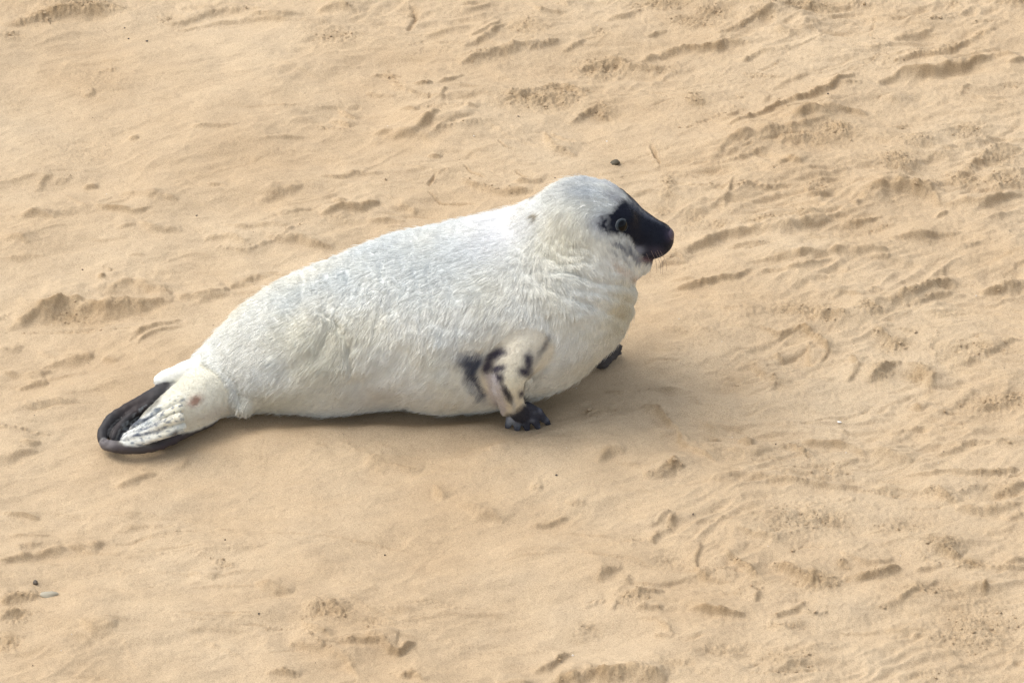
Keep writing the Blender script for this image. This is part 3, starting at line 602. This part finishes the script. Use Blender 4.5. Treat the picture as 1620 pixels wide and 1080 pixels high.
def coat(P, NRM, dm):
    """base colour of the coat; the two flanks mirror each other"""
    M = P.copy(); M[:, 1] = np.where(P[:, 1] > YH, 2 * YH - P[:, 1], P[:, 1])
    jx = np.stack([P[:, 0], P[:, 1], P[:, 2]], 1)
    n1, n2, n3 = pn3(jx * 9, 1), pn3(jx * 24, 2), pn3(jx * 70, 3)
    u, v = to_px(M); u0, v0 = u, v
    u = u + 2.2 * n3 + 3 * n2 + 2.2 * pn3(jx * 320, 17); v = v + 2.2 * pn3(jx * 70, 4) + 3 * pn3(jx * 24, 5) + 2.2 * pn3(jx * 320, 18)
    white = np.array([.81, .815, .775]); cream = np.array([.77, .735, .60]); grey = np.array([.60, .645, .66])
    C = np.tile(white, (len(P), 1))
    def put(c, w):
        nonlocal C
        w = np.clip(w, 0, 1)[:, None]; C = C * (1 - w) + np.array(c) * w
    put(cream, .15 + .4 * sstep(-.1, .7, n1) ); put(grey, .40 * sstep(0, .8, pn3(jx * 12, 7)) + .16 * sstep(0, .8, n2))
    body = gsel(dm, ['body'], .01); head = gsel(dm, ['head'], .012)
    trunk = gsel(dm, ['body', 'head'], .01)
    put((.90, .90, .90), .9 * blob(u, v, 790, 370, 70, 40, -25) * trunk)                       # whitest nape
    put(cream, .45 * (blob(u, v, 900, 365, 45, 50) + blob(u, v, 870, 400, 50, 40)) * trunk)
    put((.50, .53, .55), .9 * blob(u, v, 928, 302, 42, 18, 8) * trunk); put((.52, .55, .56), .9 * blob(u, v, 956, 342, 30, 30) * trunk); put(cream * .9, .3 * blob(u, v, 895, 375, 35, 45) * trunk)
    put((.50, .51, .53), .8 * blob(u, v, 975, 312, 18, 10, 30) * trunk)
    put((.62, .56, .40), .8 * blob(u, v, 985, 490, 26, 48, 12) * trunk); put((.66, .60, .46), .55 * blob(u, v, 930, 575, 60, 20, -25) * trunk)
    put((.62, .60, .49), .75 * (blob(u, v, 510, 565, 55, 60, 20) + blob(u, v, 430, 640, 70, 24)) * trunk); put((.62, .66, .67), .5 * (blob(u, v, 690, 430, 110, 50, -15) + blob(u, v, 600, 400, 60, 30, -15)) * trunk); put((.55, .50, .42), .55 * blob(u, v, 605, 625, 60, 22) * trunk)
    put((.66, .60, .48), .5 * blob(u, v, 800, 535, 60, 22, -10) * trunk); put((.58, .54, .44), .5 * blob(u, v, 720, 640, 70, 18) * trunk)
    put((.36, .37, .39), .7 * blob(u, v, 740, 572, 24, 14, 40) * trunk); put((.075, .085, .12), .97 * inpoly(u, v, [(730, 560), (752, 556), (775, 560), (795, 605), (788, 636), (764, 628), (742, 604)], 11) * trunk); put((.07, .075, .10), .8 * inpoly(u, v, [(866, 520), (874, 534), (856, 574), (846, 592), (842, 586), (852, 560)], 4) * trunk)  # dark armpit fur; crease right of the arm: painted shade with dark fur
    put((.40, .33, .20), .9 * blob(u0, v0, 849, 341, 4.5, 6) * trunk); put((.15, .14, .13), .9 * blob(u0, v0, 848, 344, 2.4, 4.5) * trunk)
    # jaw streaks
    for a_, b_, c_, d_, e_, w in ((985, 392, 16, 3.6, 40, .95), (998, 396, 15, 3.2, 58, .9), (974, 384, 13, 4.5, 20, .7), (1008, 408, 10, 4, 50, .8), (970, 398, 12, 3, 35, .4), (990, 408, 12, 3, 48, .5)):
        put((.16, .17, .20), w * blob(u, v, a_, b_, c_, d_, e_) * trunk)
    put((.60, .45, .33), .5 * blob(u, v, 985, 425, 20, 6, 35) * trunk); put((.55, .36, .30), .45 * blob(u, v, 1010, 440, 9, 5, 0) * trunk)
    # black mask
    mask = inpoly(u + 1.5 * pn3(jx * 190, 12), v + 1.5 * pn3(jx * 190, 13), FACE, 5.5) * (1 - .55 * sstep(972, 948, u) * sstep(-.2, .4, pn3(jx * 130, 14))) * np.maximum(head, sstep(930, 960, u0)) * trunk
    put((.42, .43, .46), .8 * blob(u, v, 950, 352, 16, 13) * trunk)
    put((.0045, .006, .014), .992 * mask)
    put((.07, .06, .085), .6 * blob(u0, v0, 1038, 398, 14, 8) * mask); put((.25, .26, .30), .8 * blob(u0, v0, 1010, 396, 11, 8, 30) * mask * sstep(-.4, .3, n3)); put((.16, .09, .11), .7 * blob(u0, v0, 1022, 411, 12, 3.5, 10) * trunk); put((.10, .11, .14), .6 * mask * inpoly(u0, v0, [(986, 308), (1004, 319), (1034, 341), (1052, 350), (1046, 354), (1020, 343), (1000, 330)], 4)); put((.055, .045, .075), .8 * blob(u0, v0, 1060, 373, 7, 11, -10) * mask)  # muzzle tones; bridge edge is painted sky reflection, nose tip painted sheen
    put((.5, .45, .3), .5 * mask * (pn3(jx * 260, 9) > .83) * (u0 < 1030))
    # arm
    arm = gsel(dm, ['arm', 'hand'], .006)
    put((.66, .60, .47), .8 * arm * sstep(495, 550, v))
    put((.78, .75, .62), .95 * arm * blob(u, v, 812, 606, 20, 26, 10)); dk = (.045, .040, .060)
    for a_, b_, c_, d_, e_, w in ((782, 562, 19, 9, -22, 1), (789, 580, 14, 5.5, -12, 1), (788, 595, 11, 9, 40, 1), (838, 568, 8, 14, 0, .95), (832, 588, 11, 7, 20, .95), (797, 618, 6, 16, -25, .95), (825, 622, 6, 7, 0, 1), (770, 578, 9, 17, 0, 1), (862, 548, 5, 22, 25, .7)):  # dark arm markings; the last also paints shade in the right-hand crease
        put(dk, w * arm * blob(u, v, a_, b_, c_, d_, e_))
    for pl in ([(764, 556), (792, 552), (802, 560), (782, 570), (772, 592), (766, 580)], [(776, 580), (800, 575), (802, 583), (784, 588)], [(780, 590), (798, 588), (797, 604), (786, 606)], [(832, 562), (842, 566), (843, 584), (836, 590), (824, 592), (822, 584), (832, 580)]):
        put((.05, .045, .065), .95 * arm * inpoly(u, v, pl, 5) * (.8 + .35 * pn3(jx * 200, 19)))
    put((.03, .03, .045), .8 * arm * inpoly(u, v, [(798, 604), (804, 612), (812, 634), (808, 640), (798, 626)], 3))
    put((.50, .47, .48), .85 * arm * inpoly(u, v, [(768, 590), (785, 590), (803, 650), (790, 662), (778, 640)], 4))
    hand = gsel(dm, ['hand'], .004)
    put((.016, .019, .038), .96 * np.maximum(hand, arm * sstep(634, 650, v + (u - 826) * .6)))
    put((.34, .37, .42), .85 * hand * blob(u, v, 808, 664, 8, 12)); put((.25, .28, .33), .7 * hand * blob(u, v, 822, 668, 4, 10)); put((.45, .47, .48), .7 * arm * blob(u, v, 812, 640, 3.5, 12, 0))
    put((.2, .21, .25), .5 * hand * sstep(.1, .6, n3))
    put((.045, .035, .035), .93 * gsel(dm, ['farhand'], .006) * sstep(.08, .05, P[:, 2]))
    # hind flippers
    hind = gsel(dm, ['ankle', 'web', 'd1', 'd2', 'd3', 'farfoot', 'tail'], .006)
    put(cream * .90, .85 * gsel(dm, ['ankle'], .008)); put(white, .35 * gsel(dm, ['tail'], .005)); put((.74, .66, .54), .45 * gsel(dm, ['tail'], .005) * sstep(-.2, .6, n2))
    put((.36, .23, .17), 1.2 * gsel(dm, ['ankle', 'body'], .004) * blob(u, v, 309, 633, 11, 8, -30))
    put((.50, .44, .37), .5 * gsel(dm, ['ankle'], .004) * blob(u, v, 340, 655, 40, 10, -20))
    blk = (.017, .015, .018)
    put(blk, .97 * gsel(dm, ['web'], .003)); put(blk, .97 * gsel(dm, ['farfoot'], .003) * sstep(285, 262, u)); put((.035, .026, .025), .8 * gsel(dm, ['farfoot'], .003) * sstep(-.3, .6, n2) * sstep(260, 215, u))
    dd = gsel(dm, ['d1', 'd2'], .002); put((.76, .76, .70), .9 * dd); put(cream, .9 * dd * sstep(222, 272, u)); sk = pn3(np.stack([(P[:, 0] * .8 + P[:, 1] * .6) * 45, (P[:, 0] * -.6 + P[:, 1] * .8) * 260, P[:, 2] * 260], 1), 15); put((.12, .15, .20), .8 * dd * sstep(.15, .5, sk)); put((.42, .45, .46), .8 * gsel(dm, ['farfoot', 'web'], .002) * sstep(-.05, .35, sk * .7 + .6 * pn3(jx * 130, 16)) * inpoly(u, v, [(250, 634), (215, 655), (190, 680), (200, 692), (240, 660)], 6)); put((.10, .12, .15), .85 * gsel(dm, ['d1'], .002) * sstep(-.15, .35, n3 + .012 * (235 - u))); put((.42, .47, .48), .5 * dd * sstep(-.1, .5, n2))
    put(blk, .95 * gsel(dm, ['ankle', 'd1'], .004) * inpoly(u, v, [(262, 618), (250, 640), (215, 668), (190, 690), (165, 690), (170, 660), (220, 625)], 4) * .6)
    for pts in (((256, 650), (215, 672)), ((262, 663), (202, 686)), ((258, 678), (200, 693))):
        (a0, b0), (a1, b1) = pts; an = math.degrees(math.atan2(b1 - b0, a1 - a0))
        put((.05, .07, .12), .85 * hind * blob(u, v, (a0 + a1) / 2, (b0 + b1) / 2, math.hypot(a1 - a0, b1 - b0) / 2, 2.2, an))
    d3 = gsel(dm, ['d3'], .003); put((.028, .022, .025), .96 * d3); put((.22, .20, .20), .8 * d3 * blob(u, v, 166, 700, 13, 11)); put((.07, .055, .055), .6 * d3 * blob(u, v, 195, 708, 20, 6)); put((.60, .56, .44), .8 * d3 * blob(u, v, 212, 699, 18, 4, 5))
    put((.03, .025, .03), .9 * hind * blob(u, v, 279, 686, 7, 5, -20)); put((.05, .04, .05), .7 * hind * blob(u, v, 262, 702, 30, 5, -22))
    C *= (1 + .05 * n3 + .04 * n2)[:, None]
    return np.clip(C, .004, .9), mask, arm, hand, hind
# folds of the coat: fine creases round the flank, longer ones behind the neck and above the hip
U_, V_ = to_px(V)
trunkw = gsel(dmin, ['body'], .01)
q1 = np.stack([V[:, 0] * 80 - 14 * (V[:, 2] - .15) + 1.2 * pn3(V * 14, 31), V[:, 1] * 22, V[:, 2] * 22], 1)
flank = np.exp(-((U_ - 610) / 150) ** 2 - ((V_ - 480) / 110) ** 2) * trunkw
disp = -.0045 * flank * sstep(.05, .7, pn3(q1, 32)) - .0020 * flank * sstep(0, .7, pn3(q1 * 1.8, 38))
disp += .0011 * trunkw * pn3(V * 45, 33) + .0028 * trunkw * pn3(V * np.array([16, 12, 12]), 34) + .0045 * trunkw * pn3(V * 8, 35)
nf = np.exp(-((U_ - 900) / 90) ** 2 - ((V_ - 430) / 70) ** 2) * trunkw                                    # neck folds run down and forward
q2 = np.stack([(V[:, 0] * .55 + V[:, 2] * .9) * 60 + 1.5 * pn3(V * 18, 36), (V[:, 0] - V[:, 2]) * 9, V[:, 1] * 9], 1)
disp += -.0026 * nf * np.clip(.5 - np.abs(pn3(q2, 37)), 0, 1) * 2
def crease(pts, w, dep):
    global disp
    P_ = np.array(pts, float); best = np.full(len(V), 1e9)
    for a, b in zip(P_[:-1], P_[1:]):
        d = b - a; t_ = np.clip(((U_ - a[0]) * d[0] + (V_ - a[1]) * d[1]) / (d @ d), 0, 1)
        best = np.minimum(best, np.hypot(U_ - a[0] - t_ * d[0], V_ - a[1] - t_ * d[1]))
    disp += -dep * np.exp(-(best / w) ** 2) * trunkw * (NV[:, 1] < .3)
crease([(505, 492), (530, 508), (548, 540), (556, 590)], 5, .007); crease([(868, 505), (872, 540), (860, 575), (845, 600)], 7, .006); crease([(455, 590), (505, 560), (520, 520)], 14, .006)
crease([(760, 560), (745, 600), (765, 625)], 9, .005); crease([(560, 605), (600, 640), (640, 655)], 14, .005); crease([(720, 420), (780, 470), (800, 540)], 14, .003)
crease([(352, 585), (372, 605), (380, 640)], 4, .006); crease([(985, 505), (925, 478), (870, 458), (835, 430)], 8, .004); crease([(1004, 455), (950, 448), (900, 432), (868, 405)], 7, .0045); crease([(1006, 480), (955, 466), (905, 455)], 6, .0025); crease([(640, 560), (600, 600), (560, 615)], 14, .005); crease([(470, 480), (450, 540), (455, 600)], 18, .005)
hw = gsel(dmin, ['ankle', 'web', 'd1', 'd2', 'd3', 'farfoot', 'tail'], .004)
disp += hw * (.0012 * pn3(V * 60, 51) + .0006 * pn3(V * 150, 52))
V = V + NV * disp[:, None]
NV, FA = normals(V, Q)
dmin, FL = regions(V)
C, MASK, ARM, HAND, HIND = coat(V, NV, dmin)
seal = bpy.data.objects.new('seal', None); COL.objects.link(seal)
base = np.array([V[:, 0].mean(), Y0, 0.0])
seal.location = base; seal.empty_display_size = .2
seal['label'] = 'pale whitish seal with a black face mask, lying on the sand'; seal['category'] = 'seal'
DARK = HIND * sstep(.22, .08, C.mean(1)); MASK = np.maximum(MASK, .6 * DARK)
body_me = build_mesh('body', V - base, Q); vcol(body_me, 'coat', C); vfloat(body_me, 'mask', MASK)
t = NT('seal_skin')
ca_ = t.add('ShaderNodeAttribute', attribute_name='coat'); ma = t.add('ShaderNodeAttribute', attribute_name='mask')
ge = t.add('ShaderNodeNewGeometry')
t.ln(ca_.outputs['Color'], t.b.inputs['Base Color'])
mr = t.add('ShaderNodeMapRange'); t.ln(ma.outputs['Fac'], mr.inputs[0]); mr.inputs[3].default_value = .75; mr.inputs[4].default_value = .33; t.ln(mr.outputs[0], t.b.inputs['Roughness'])
mr2 = t.add('ShaderNodeMapRange'); t.ln(ma.outputs['Fac'], mr2.inputs[0]); mr2.inputs[3].default_value = .3; mr2.inputs[4].default_value = .09; t.ln(mr2.outputs[0], t.b.inputs['Specular IOR Level'])
b1 = t.add('ShaderNodeBump', Strength=.35, Distance=.001); t.ln(noise(300, 3, .6).outputs[0], b1.inputs['Height']); t.ln(b1.outputs[0], t.b.inputs['Normal'])
link('body', body_me, t.m, seal)

# ------------------------------------------------------------------ coat of hair
rg = np.random.RandomState(5)
def roots(n):
    p = FA / FA.sum(); f = rg.choice(len(Q), n, p=p); a, b = rg.rand(n, 1), rg.rand(n, 1)
    w = [(1 - a) * (1 - b), a * (1 - b), a * b, (1 - a) * b]
    def it(A): return sum(w[i] * A[Q[f, i]] for i in range(4))
    return it
NH = 620000
it = roots(NH)
P = it(V); Nn = it(NV); Nn /= np.linalg.norm(Nn, axis=1)[:, None]; Fl = it(FL); mk = it(MASK[:, None])[:, 0]; hd = np.maximum(it(HAND[:, None])[:, 0], it(gsel(dmin, ['farhand'], .004)[:, None])[:, 0]); hn = it(HIND[:, None])[:, 0]; am = it(ARM[:, None])[:, 0]
Cc = it(C)
u, v = to_px(P)
keep = (P[:, 2] > .004) & ~((hn > .4) & (Cc.mean(1) < .14))
P, Nn, Fl, mk, hd, hn, am, Cc, u, v = [a[keep] for a in (P, Nn, Fl, mk, hd, hn, am, Cc, u, v)]
# clumps: nearest of a jittered lattice, found by hashing cells
cs_ = .0085
key = np.floor(P / np.array([.0054, .010, .0115]) + .35 * np.stack([pn3(P * 90, 41), pn3(P * 90, 42), pn3(P * 90, 43)], 1)).astype(np.int64)
hsh = (key[:, 0] * 73856093) ^ (key[:, 1] * 19349663) ^ (key[:, 2] * 83492791)
_, inv = np.unique(hsh, return_inverse=True); inv = inv.ravel(); nc = inv.max() + 1
cnt_ = np.bincount(inv, minlength=nc)
cen = np.stack([np.bincount(inv, P[:, j], nc) / cnt_ for j in range(3)], 1)[inv]
trunkh = np.clip(1 - hn - am, 0, 1)
head = sstep(.10, .16, P[:, 0]) * (P[:, 2] > .2)
L = .0125 * (1 - .45 * head) * (1 - .75 * mk) * (1 - .8 * hn) * (1 - .7 * am) * (1 - .7 * hd)
dc = rg.normal(size=(nc, 3))[inv]
flk = np.exp(-((u - 610) / 150) ** 2 - ((v - 480) / 110) ** 2)
L = L * (1 - .25 * flk * trunkh) * (.75 + .5 * rg.rand(len(L))) * (1 + .22 * rg.normal(size=nc)[inv].clip(-1.5, 1.5) * trunkh)
nk = np.exp(-((u - 910) / 80) ** 2 - ((v - 440) / 65) ** 2) * trunkh
fl = Fl + np.array([0, 0, -.55]) * (trunkh * (1 - head))[:, None] + np.array([.15, 0, -1.3]) * (flk * trunkh)[:, None] + np.array([1.9, 0, -1.1]) * nk[:, None] + .28 * np.stack([pn3(P * 13, 45), pn3(P * 13, 46), pn3(P * 13, 47)], 1) + .08 * dc + .05 * rg.normal(size=P.shape)
fl -= Nn * (fl * Nn).sum(1)[:, None]; fl /= np.linalg.norm(fl, axis=1)[:, None] + 1e-9
K = 5
T = np.linspace(0, 1, K)
stray = rg.rand(len(L)) < .03
L = np.where(stray, L * 1.25, L)
lift = (.24 + .06 * rg.normal(size=len(L)) + .4 * stray).clip(.1, 1.0) * (1 - .55 * mk)
PT = np.empty((len(P), K, 3), np.float32)
ctip = cen + (L * .8)[:, None] * fl + Nn * (.25 * L)[:, None]
for i, tt_ in enumerate(T):
    p = P + (L * tt_)[:, None] * fl + Nn * (L * lift * (tt_ - .55 * tt_ ** 2))[:, None]
    cl = (.34 + .34 * flk + .25 * nk) * tt_ ** 1.3 * (trunkh * (1 - mk))
    PT[:, i] = p * (1 - cl[:, None]) + (cen + (p - P) + Nn * (.0012 * tt_)) * cl[:, None] - base
hc = bpy.data.hair_curves.new('fur'); hc.add_curves([K] * len(P))
hc.attributes['position'].data.foreach_set('vector', PT.ravel())
ra = hc.attributes.get('radius') or hc.attributes.new('radius', 'FLOAT', 'POINT')
rad = (np.array([.00023, .00021, .00018, .00012, .00004])[None, :] * (1 - .25 * mk)[:, None]).astype(np.float32)
ra.data.foreach_set('value', np.ascontiguousarray(rad).ravel())
hcol = np.clip(Cc * (1 + .02 * rg.normal(size=(len(P), 1)) + .035 * rg.normal(size=(nc, 1))[inv]), .004, .92)
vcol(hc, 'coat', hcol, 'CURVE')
t = NT('seal_fur')
ca_ = t.add('ShaderNodeAttribute', attribute_name='coat'); t.ln(ca_.outputs['Color'], t.b.inputs['Base Color'])
t.b.inputs['Roughness'].default_value = .55
mr = t.add('ShaderNodeMapRange'); t.ln(ca_.outputs['Color'], mr.inputs[0]); mr.inputs[2].default_value = .5; mr.inputs[3].default_value = .015; mr.inputs[4].default_value = .25; t.ln(mr.outputs[0], t.b.inputs['Specular IOR Level'])
fo = bpy.data.objects.new('fur', hc); COL.objects.link(fo); hc.materials.append(t.m); fo.parent = seal; fo['kind'] = 'stuff'

# ------------------------------------------------------------------ eye, claws, whiskers
def surf(u0, v0):
    u_, v_ = to_px(V); m = np.hypot(u_ - u0, v_ - v0) < 3.5
    k_ = np.where(m)[0]; dd_ = (V[k_] - CAM) @ FWD; j = k_[np.argmin(dd_)]; return V[j], NV[j]
def sphere(name, c, r, mat, nx=28, ny=16, sc=(1, 1, 1), axis=None):
    th = np.linspace(0, math.pi, ny + 1); ph = np.arange(nx) * 2 * math.pi / nx
    Vs = np.array([[math.sin(a) * math.cos(b) * sc[0], math.sin(a) * math.sin(b) * sc[1], math.cos(a) * sc[2]] for a in th for b in ph]) * r
    Fs = [[i * nx + j, (i + 1) * nx + j, (i + 1) * nx + (j + 1) % nx, i * nx + (j + 1) % nx] for i in range(ny) for j in range(nx)]
    m_ = build_mesh(name, Vs, np.array(Fs)); o = link(name, m_, mat, seal); o.location = c - base
    if axis is not None: o.rotation_mode = 'QUATERNION'; o.rotation_quaternion = Vector(axis).to_track_quat('Z', 'Y')
    return o
R_E = .0152
t = NT('eyelid'); t.b.inputs['Base Color'].default_value = (.07, .08, .09, 1); t.b.inputs['Roughness'].default_value = .3; LID = t.m
t = NT('nose'); t.b.inputs['Base Color'].default_value = (.050, .034, .055, 1); t.b.inputs['Roughness'].default_value = .30
nb = t.add('ShaderNodeBump', Strength=.5, Distance=.0008); nn2 = t.add('ShaderNodeTexNoise', Scale=900.0); t.ln(nn2.outputs[0], nb.inputs['Height']); t.ln(nb.outputs[0], t.b.inputs['Normal'])
sphere('nose', hp(1053.5, 372), 13 * PX, t.m, sc=(1, 1.25, 1))
t = NT('eye')
tc = t.add('ShaderNodeTexCoord'); sx = t.add('ShaderNodeSeparateXYZ'); t.ln(tc.outputs['Object'], sx.inputs[0])
zz = t.add('ShaderNodeMath', operation='MULTIPLY'); t.ln(sx.outputs[2], zz.inputs[0]); zz.inputs[1].default_value = 1 / R_E
cr = ramp(zz.outputs[0], [(.55, (.01, .01, .012)), (.66, (.03, .04, .046)), (.71, (.035, .046, .053)), (.77, (.010, .013, .016)), (.81, (.001, .001, .0015))])
t.ln(cr.outputs[0], t.b.inputs['Base Color']); t.b.inputs['Roughness'].default_value = .05; t.b.inputs['Specular IOR Level'].default_value = .2
p, n_ = surf(987, 355)
for s in (1, -1):
    c = p - n_ * R_E * .64; nn_ = n_.copy()
    if s < 0: c[1] = 2 * YH - c[1]; nn_[1] *= -1
    sphere('eye', c, R_E, t.m, axis=nn_)
    # lid: a thin pale rim round the eyeball
    q_ = Vector(nn_).to_track_quat('Z', 'Y').to_matrix(); Vl = []; ns, nr = 40, 8
    for i in range(ns):
        a_ = 2 * math.pi * i / ns; rr = R_E * (.80 + .03 * math.cos(2 * a_)); rt = .0007 + .0004 * math.cos(a_ - 2.4)
        for j_ in range(nr):
            b_ = 2 * math.pi * j_ / nr; ro = rr + rt * math.cos(b_)
            w_ = q_ @ Vector((ro * math.cos(a_), ro * math.sin(a_), R_E * .60 + rt * math.sin(b_))); Vl.append(list(w_))
    Fl_ = [[i * nr + j_, (i + 1) % ns * nr + j_, (i + 1) % ns * nr + (j_ + 1) % nr, i * nr + (j_ + 1) % nr] for i in range(ns) for j_ in range(nr)]
    lid = link('eyelid', build_mesh('eyelid', np.array(Vl), np.array(Fl_)), LID, seal); lid.location = c - base
def tube(name, pts, rads, mat, parent, seg=6):
    pts = np.array(pts, float); Vs = []; n_ = len(pts)
    for i in range(n_):
        d = pts[min(i + 1, n_ - 1)] - pts[max(i - 1, 0)]; d /= np.linalg.norm(d) + 1e-9
        a = np.cross(d, [0.13, .2, 1]); a /= np.linalg.norm(a); b = np.cross(d, a)
        for k_ in range(seg):
            an = 2 * math.pi * k_ / seg; Vs.append(pts[i] + rads[i] * (a * math.cos(an) + b * math.sin(an)))
    Fs = [[i * seg + k_, (i + 1) * seg + k_, (i + 1) * seg + (k_ + 1) % seg, i * seg + (k_ + 1) % seg] for i in range(n_ - 1) for k_ in range(seg)]
    return link(name, build_mesh(name, np.array(Vs) - base, np.array(Fs)), mat, parent)
t = NT('claw'); t.b.inputs['Base Color'].default_value = (.06, .055, .06, 1); t.b.inputs['Roughness'].default_value = .3
for tip, d in CLAW:
    d = d / np.linalg.norm(d)
    tube('claw', [tip, tip + d * .006 + np.array([0, 0, .0015]), tip + d * .011 - np.array([0, 0, .001]), tip + d * .014 - np.array([0, 0, .005])], [.0034, .003, .0018, .0003], t.m, seal, 8)
t = NT('whisker'); t.b.inputs['Base Color'].default_value = (.16, .11, .09, 1); t.b.inputs['Roughness'].default_value = .4
rg = np.random.RandomState(3)
for s in (1, -1):
    for k_, (wu, wv, du, dv) in enumerate(((1030, 398, 8, 34), (1036, 400, 9, 34), (1041, 396, 7, 38), (1024, 402, 4, 30), (1046, 398, 8, 32))):
        p, n_ = surf(wu, wv); e = on_y(wu + du, wv + dv, p[1] - .012); mid = (p + e) / 2 + n_ * .005 + np.array([.003, 0, 0])
        pts = np.array([p - n_ * .002, mid, e])
        if s < 0: pts[:, 1] = 2 * YH - pts[:, 1]
        q = catmull(pts, 3); tube('whisker', q, np.linspace(.00042, .00016, len(q)), t.m, seal, 5)

# ------------------------------------------------------------------ stones and shell on the sand
def stone(name, u, v, rx, ry, rz, colr, label, cat, rot=0, seed=0, col2=None, sink=.35):
    g = on_z(u, v); z = sand_z(g[0], g[1]); nx, ny = 20, 12
    th = np.linspace(0, math.pi, ny + 1); ph = np.arange(nx) * 2 * math.pi / nx
    Vs = np.array([[math.sin(a) * math.cos(b), math.sin(a) * math.sin(b), math.cos(a)] for a in th for b in ph])
    Vs = Vs * (1 + .28 * pn3(Vs * 1.1 + seed, seed) + .08 * pn3(Vs * 3.1, seed + 5))[:, None] * np.array([rx, ry, rz])
    Fs = [[i * nx + j, (i + 1) * nx + j, (i + 1) * nx + (j + 1) % nx, i * nx + (j + 1) % nx] for i in range(ny) for j in range(nx)]
    t = NT(name + '_surface'); c = t.add('ShaderNodeTexNoise', Scale=350.0, Detail=4.0); q = t.add('ShaderNodeValToRGB')
    q.color_ramp.elements[0].color = (*colr, 1); q.color_ramp.elements[1].color = (*(col2 or [k_ * 1.7 for k_ in colr]), 1)
    t.ln(c.outputs[0], q.inputs[0]); t.ln(q.outputs[0], t.b.inputs['Base Color']); t.b.inputs['Roughness'].default_value = .7
    o = link(name, build_mesh(name, Vs, np.array(Fs)), t.m, label=label, category=cat)
    o.location = (g[0], g[1], z + rz * (1 - 2 * sink)); o.rotation_euler = (0, 0, rot); return o
stone('pebble', 973, 259, .0088, .0075, .0058, (.05, .04, .022), 'dark brown pebble on the sand just above the seal\'s head', 'pebble', .3, 1)
stone('pebble', 78, 938, .0155, .0095, .0065, (.30, .27, .20), 'pale grey oval pebble at the left end of a ridge, lower left', 'pebble', .05, 2, (.40, .36, .27), .45)
stone('pebble', 56, 921, .0042, .005, .0045, (.07, .055, .04), 'tiny dark brown pebble just above the pale oval pebble', 'pebble', .2, 3)
stone('shell_fragment', 1328, 662, .0042, .0022, .0012, (.75, .72, .66), 'tiny white shell fragment on smooth sand right of the seal', 'shell', -.2, 4, (.8, .78, .74), .2)
for (u, v, r, lb) in ((197, 38, .0020, 'tiny black speck of debris, topmost of three near the top left corner'), (203, 52, .0020, 'tiny black speck of debris between two others near the top left corner'), (232, 57, .0026, 'tiny black speck of debris, lowest and rightmost of three at top left'),
                      (690, 1, .003, 'small dark speck of debris at the top edge of the frame'), (880, 758, .0022, 'tiny dark speck of debris on smooth sand below the fore flipper')):
    stone('debris', u, v, r, r * .8, r * .5, (.045, .035, .03), lb, 'debris', .5, int(u) % 9, None, .2)
# loose crumbs of sand lying on the disturbed patches
rg = np.random.RandomState(21)
flat = np.where((R > .38) & inner, R, 0).ravel().astype(float)
cell = (np.gradient(gx)[None, :] * np.gradient(gy)[:, None]).ravel(); pr = flat * cell; pr /= pr.sum()
sel = rg.choice(len(pr), 3500, p=pr); px_, py_, pz_ = X.ravel()[sel], Y.ravel()[sel], H.ravel()[sel]
px_ = px_ + rg.normal(size=len(sel)) * .004; py_ = py_ + rg.normal(size=len(sel)) * .004
ok = np.ones(len(sel), bool)
for a, b in zip(bed[:-1], bed[1:]): pass
g_ = (1 + 5 ** .5) / 2
octv = np.array([[1, 0, 0], [-1, 0, 0], [0, 1, 0], [0, -1, 0], [0, 0, 1], [0, 0, -1], [.62, .62, .5], [-.6, .6, .5], [.6, -.6, .5], [-.6, -.6, .5]], float)
octf = np.array([[4, 0, 6], [4, 6, 2], [2, 6, 0], [4, 2, 7], [4, 7, 1], [1, 7, 2], [4, 1, 9], [4, 9, 3], [3, 9, 1], [4, 3, 8], [4, 8, 0], [0, 8, 3], [5, 2, 0], [5, 1, 2], [5, 3, 1], [5, 0, 3]])
n_ = len(sel); sz = np.exp(rg.normal(size=n_) * .45) * .0010
Vc = octv[None] * (1 + .25 * rg.normal(size=(n_, 10, 1))) * (sz[:, None] * (1 + .4 * rg.rand(n_, 3)))[:, None, :]
an = rg.rand(n_) * 6.28; c_, s_ = np.cos(an)[:, None], np.sin(an)[:, None]
Vc = np.stack([Vc[..., 0] * c_ - Vc[..., 1] * s_, Vc[..., 0] * s_ + Vc[..., 1] * c_, Vc[..., 2] * .7], -1) + np.stack([px_, py_, pz_ + sz * .35], -1)[:, None, :]
Fc = (octf[None] + (np.arange(n_) * 10)[:, None, None]).reshape(-1, 3)
cm = build_mesh('sand_crumbs', Vc.reshape(-1, 3), Fc, False); vfloat(cm, 'damp', np.full(n_ * 10, .25)); vfloat(cm, 'loose', np.full(n_ * 10, .3))
link('sand_crumbs', cm, SAND_MAT, kind='stuff', label='loose crumbs of sand strewn over the disturbed patches')

# scattered grit: tiny grains of stone and shell
for nm, num, cols, sd in (('dark_grit', 45, (.07, .055, .04), 31), ('shell_grit', 28, (.72, .68, .60), 32)):
    rg = np.random.RandomState(sd); gxs, gys = rg.uniform(-.93, .93, num), rg.uniform(-1.05, 1.2, num)
    sz = .0007 + .0011 * rg.rand(num) ** 3; zz_ = np.array([sand_z(a, b) for a, b in zip(gxs, gys)])
    Vc = octv[None] * (1 + .25 * rg.normal(size=(num, 10, 1))) * (sz[:, None] * (1 + .5 * rg.rand(num, 3)))[:, None, :] + np.stack([gxs, gys, zz_ + sz * .3], -1)[:, None, :]
    t = NT(nm); t.b.inputs['Base Color'].default_value = (*cols, 1); t.b.inputs['Roughness'].default_value = .8
    link(nm, build_mesh(nm, Vc.reshape(-1, 3), (octf[None] + (np.arange(num) * 10)[:, None, None]).reshape(-1, 3), False), t.m, kind='stuff')
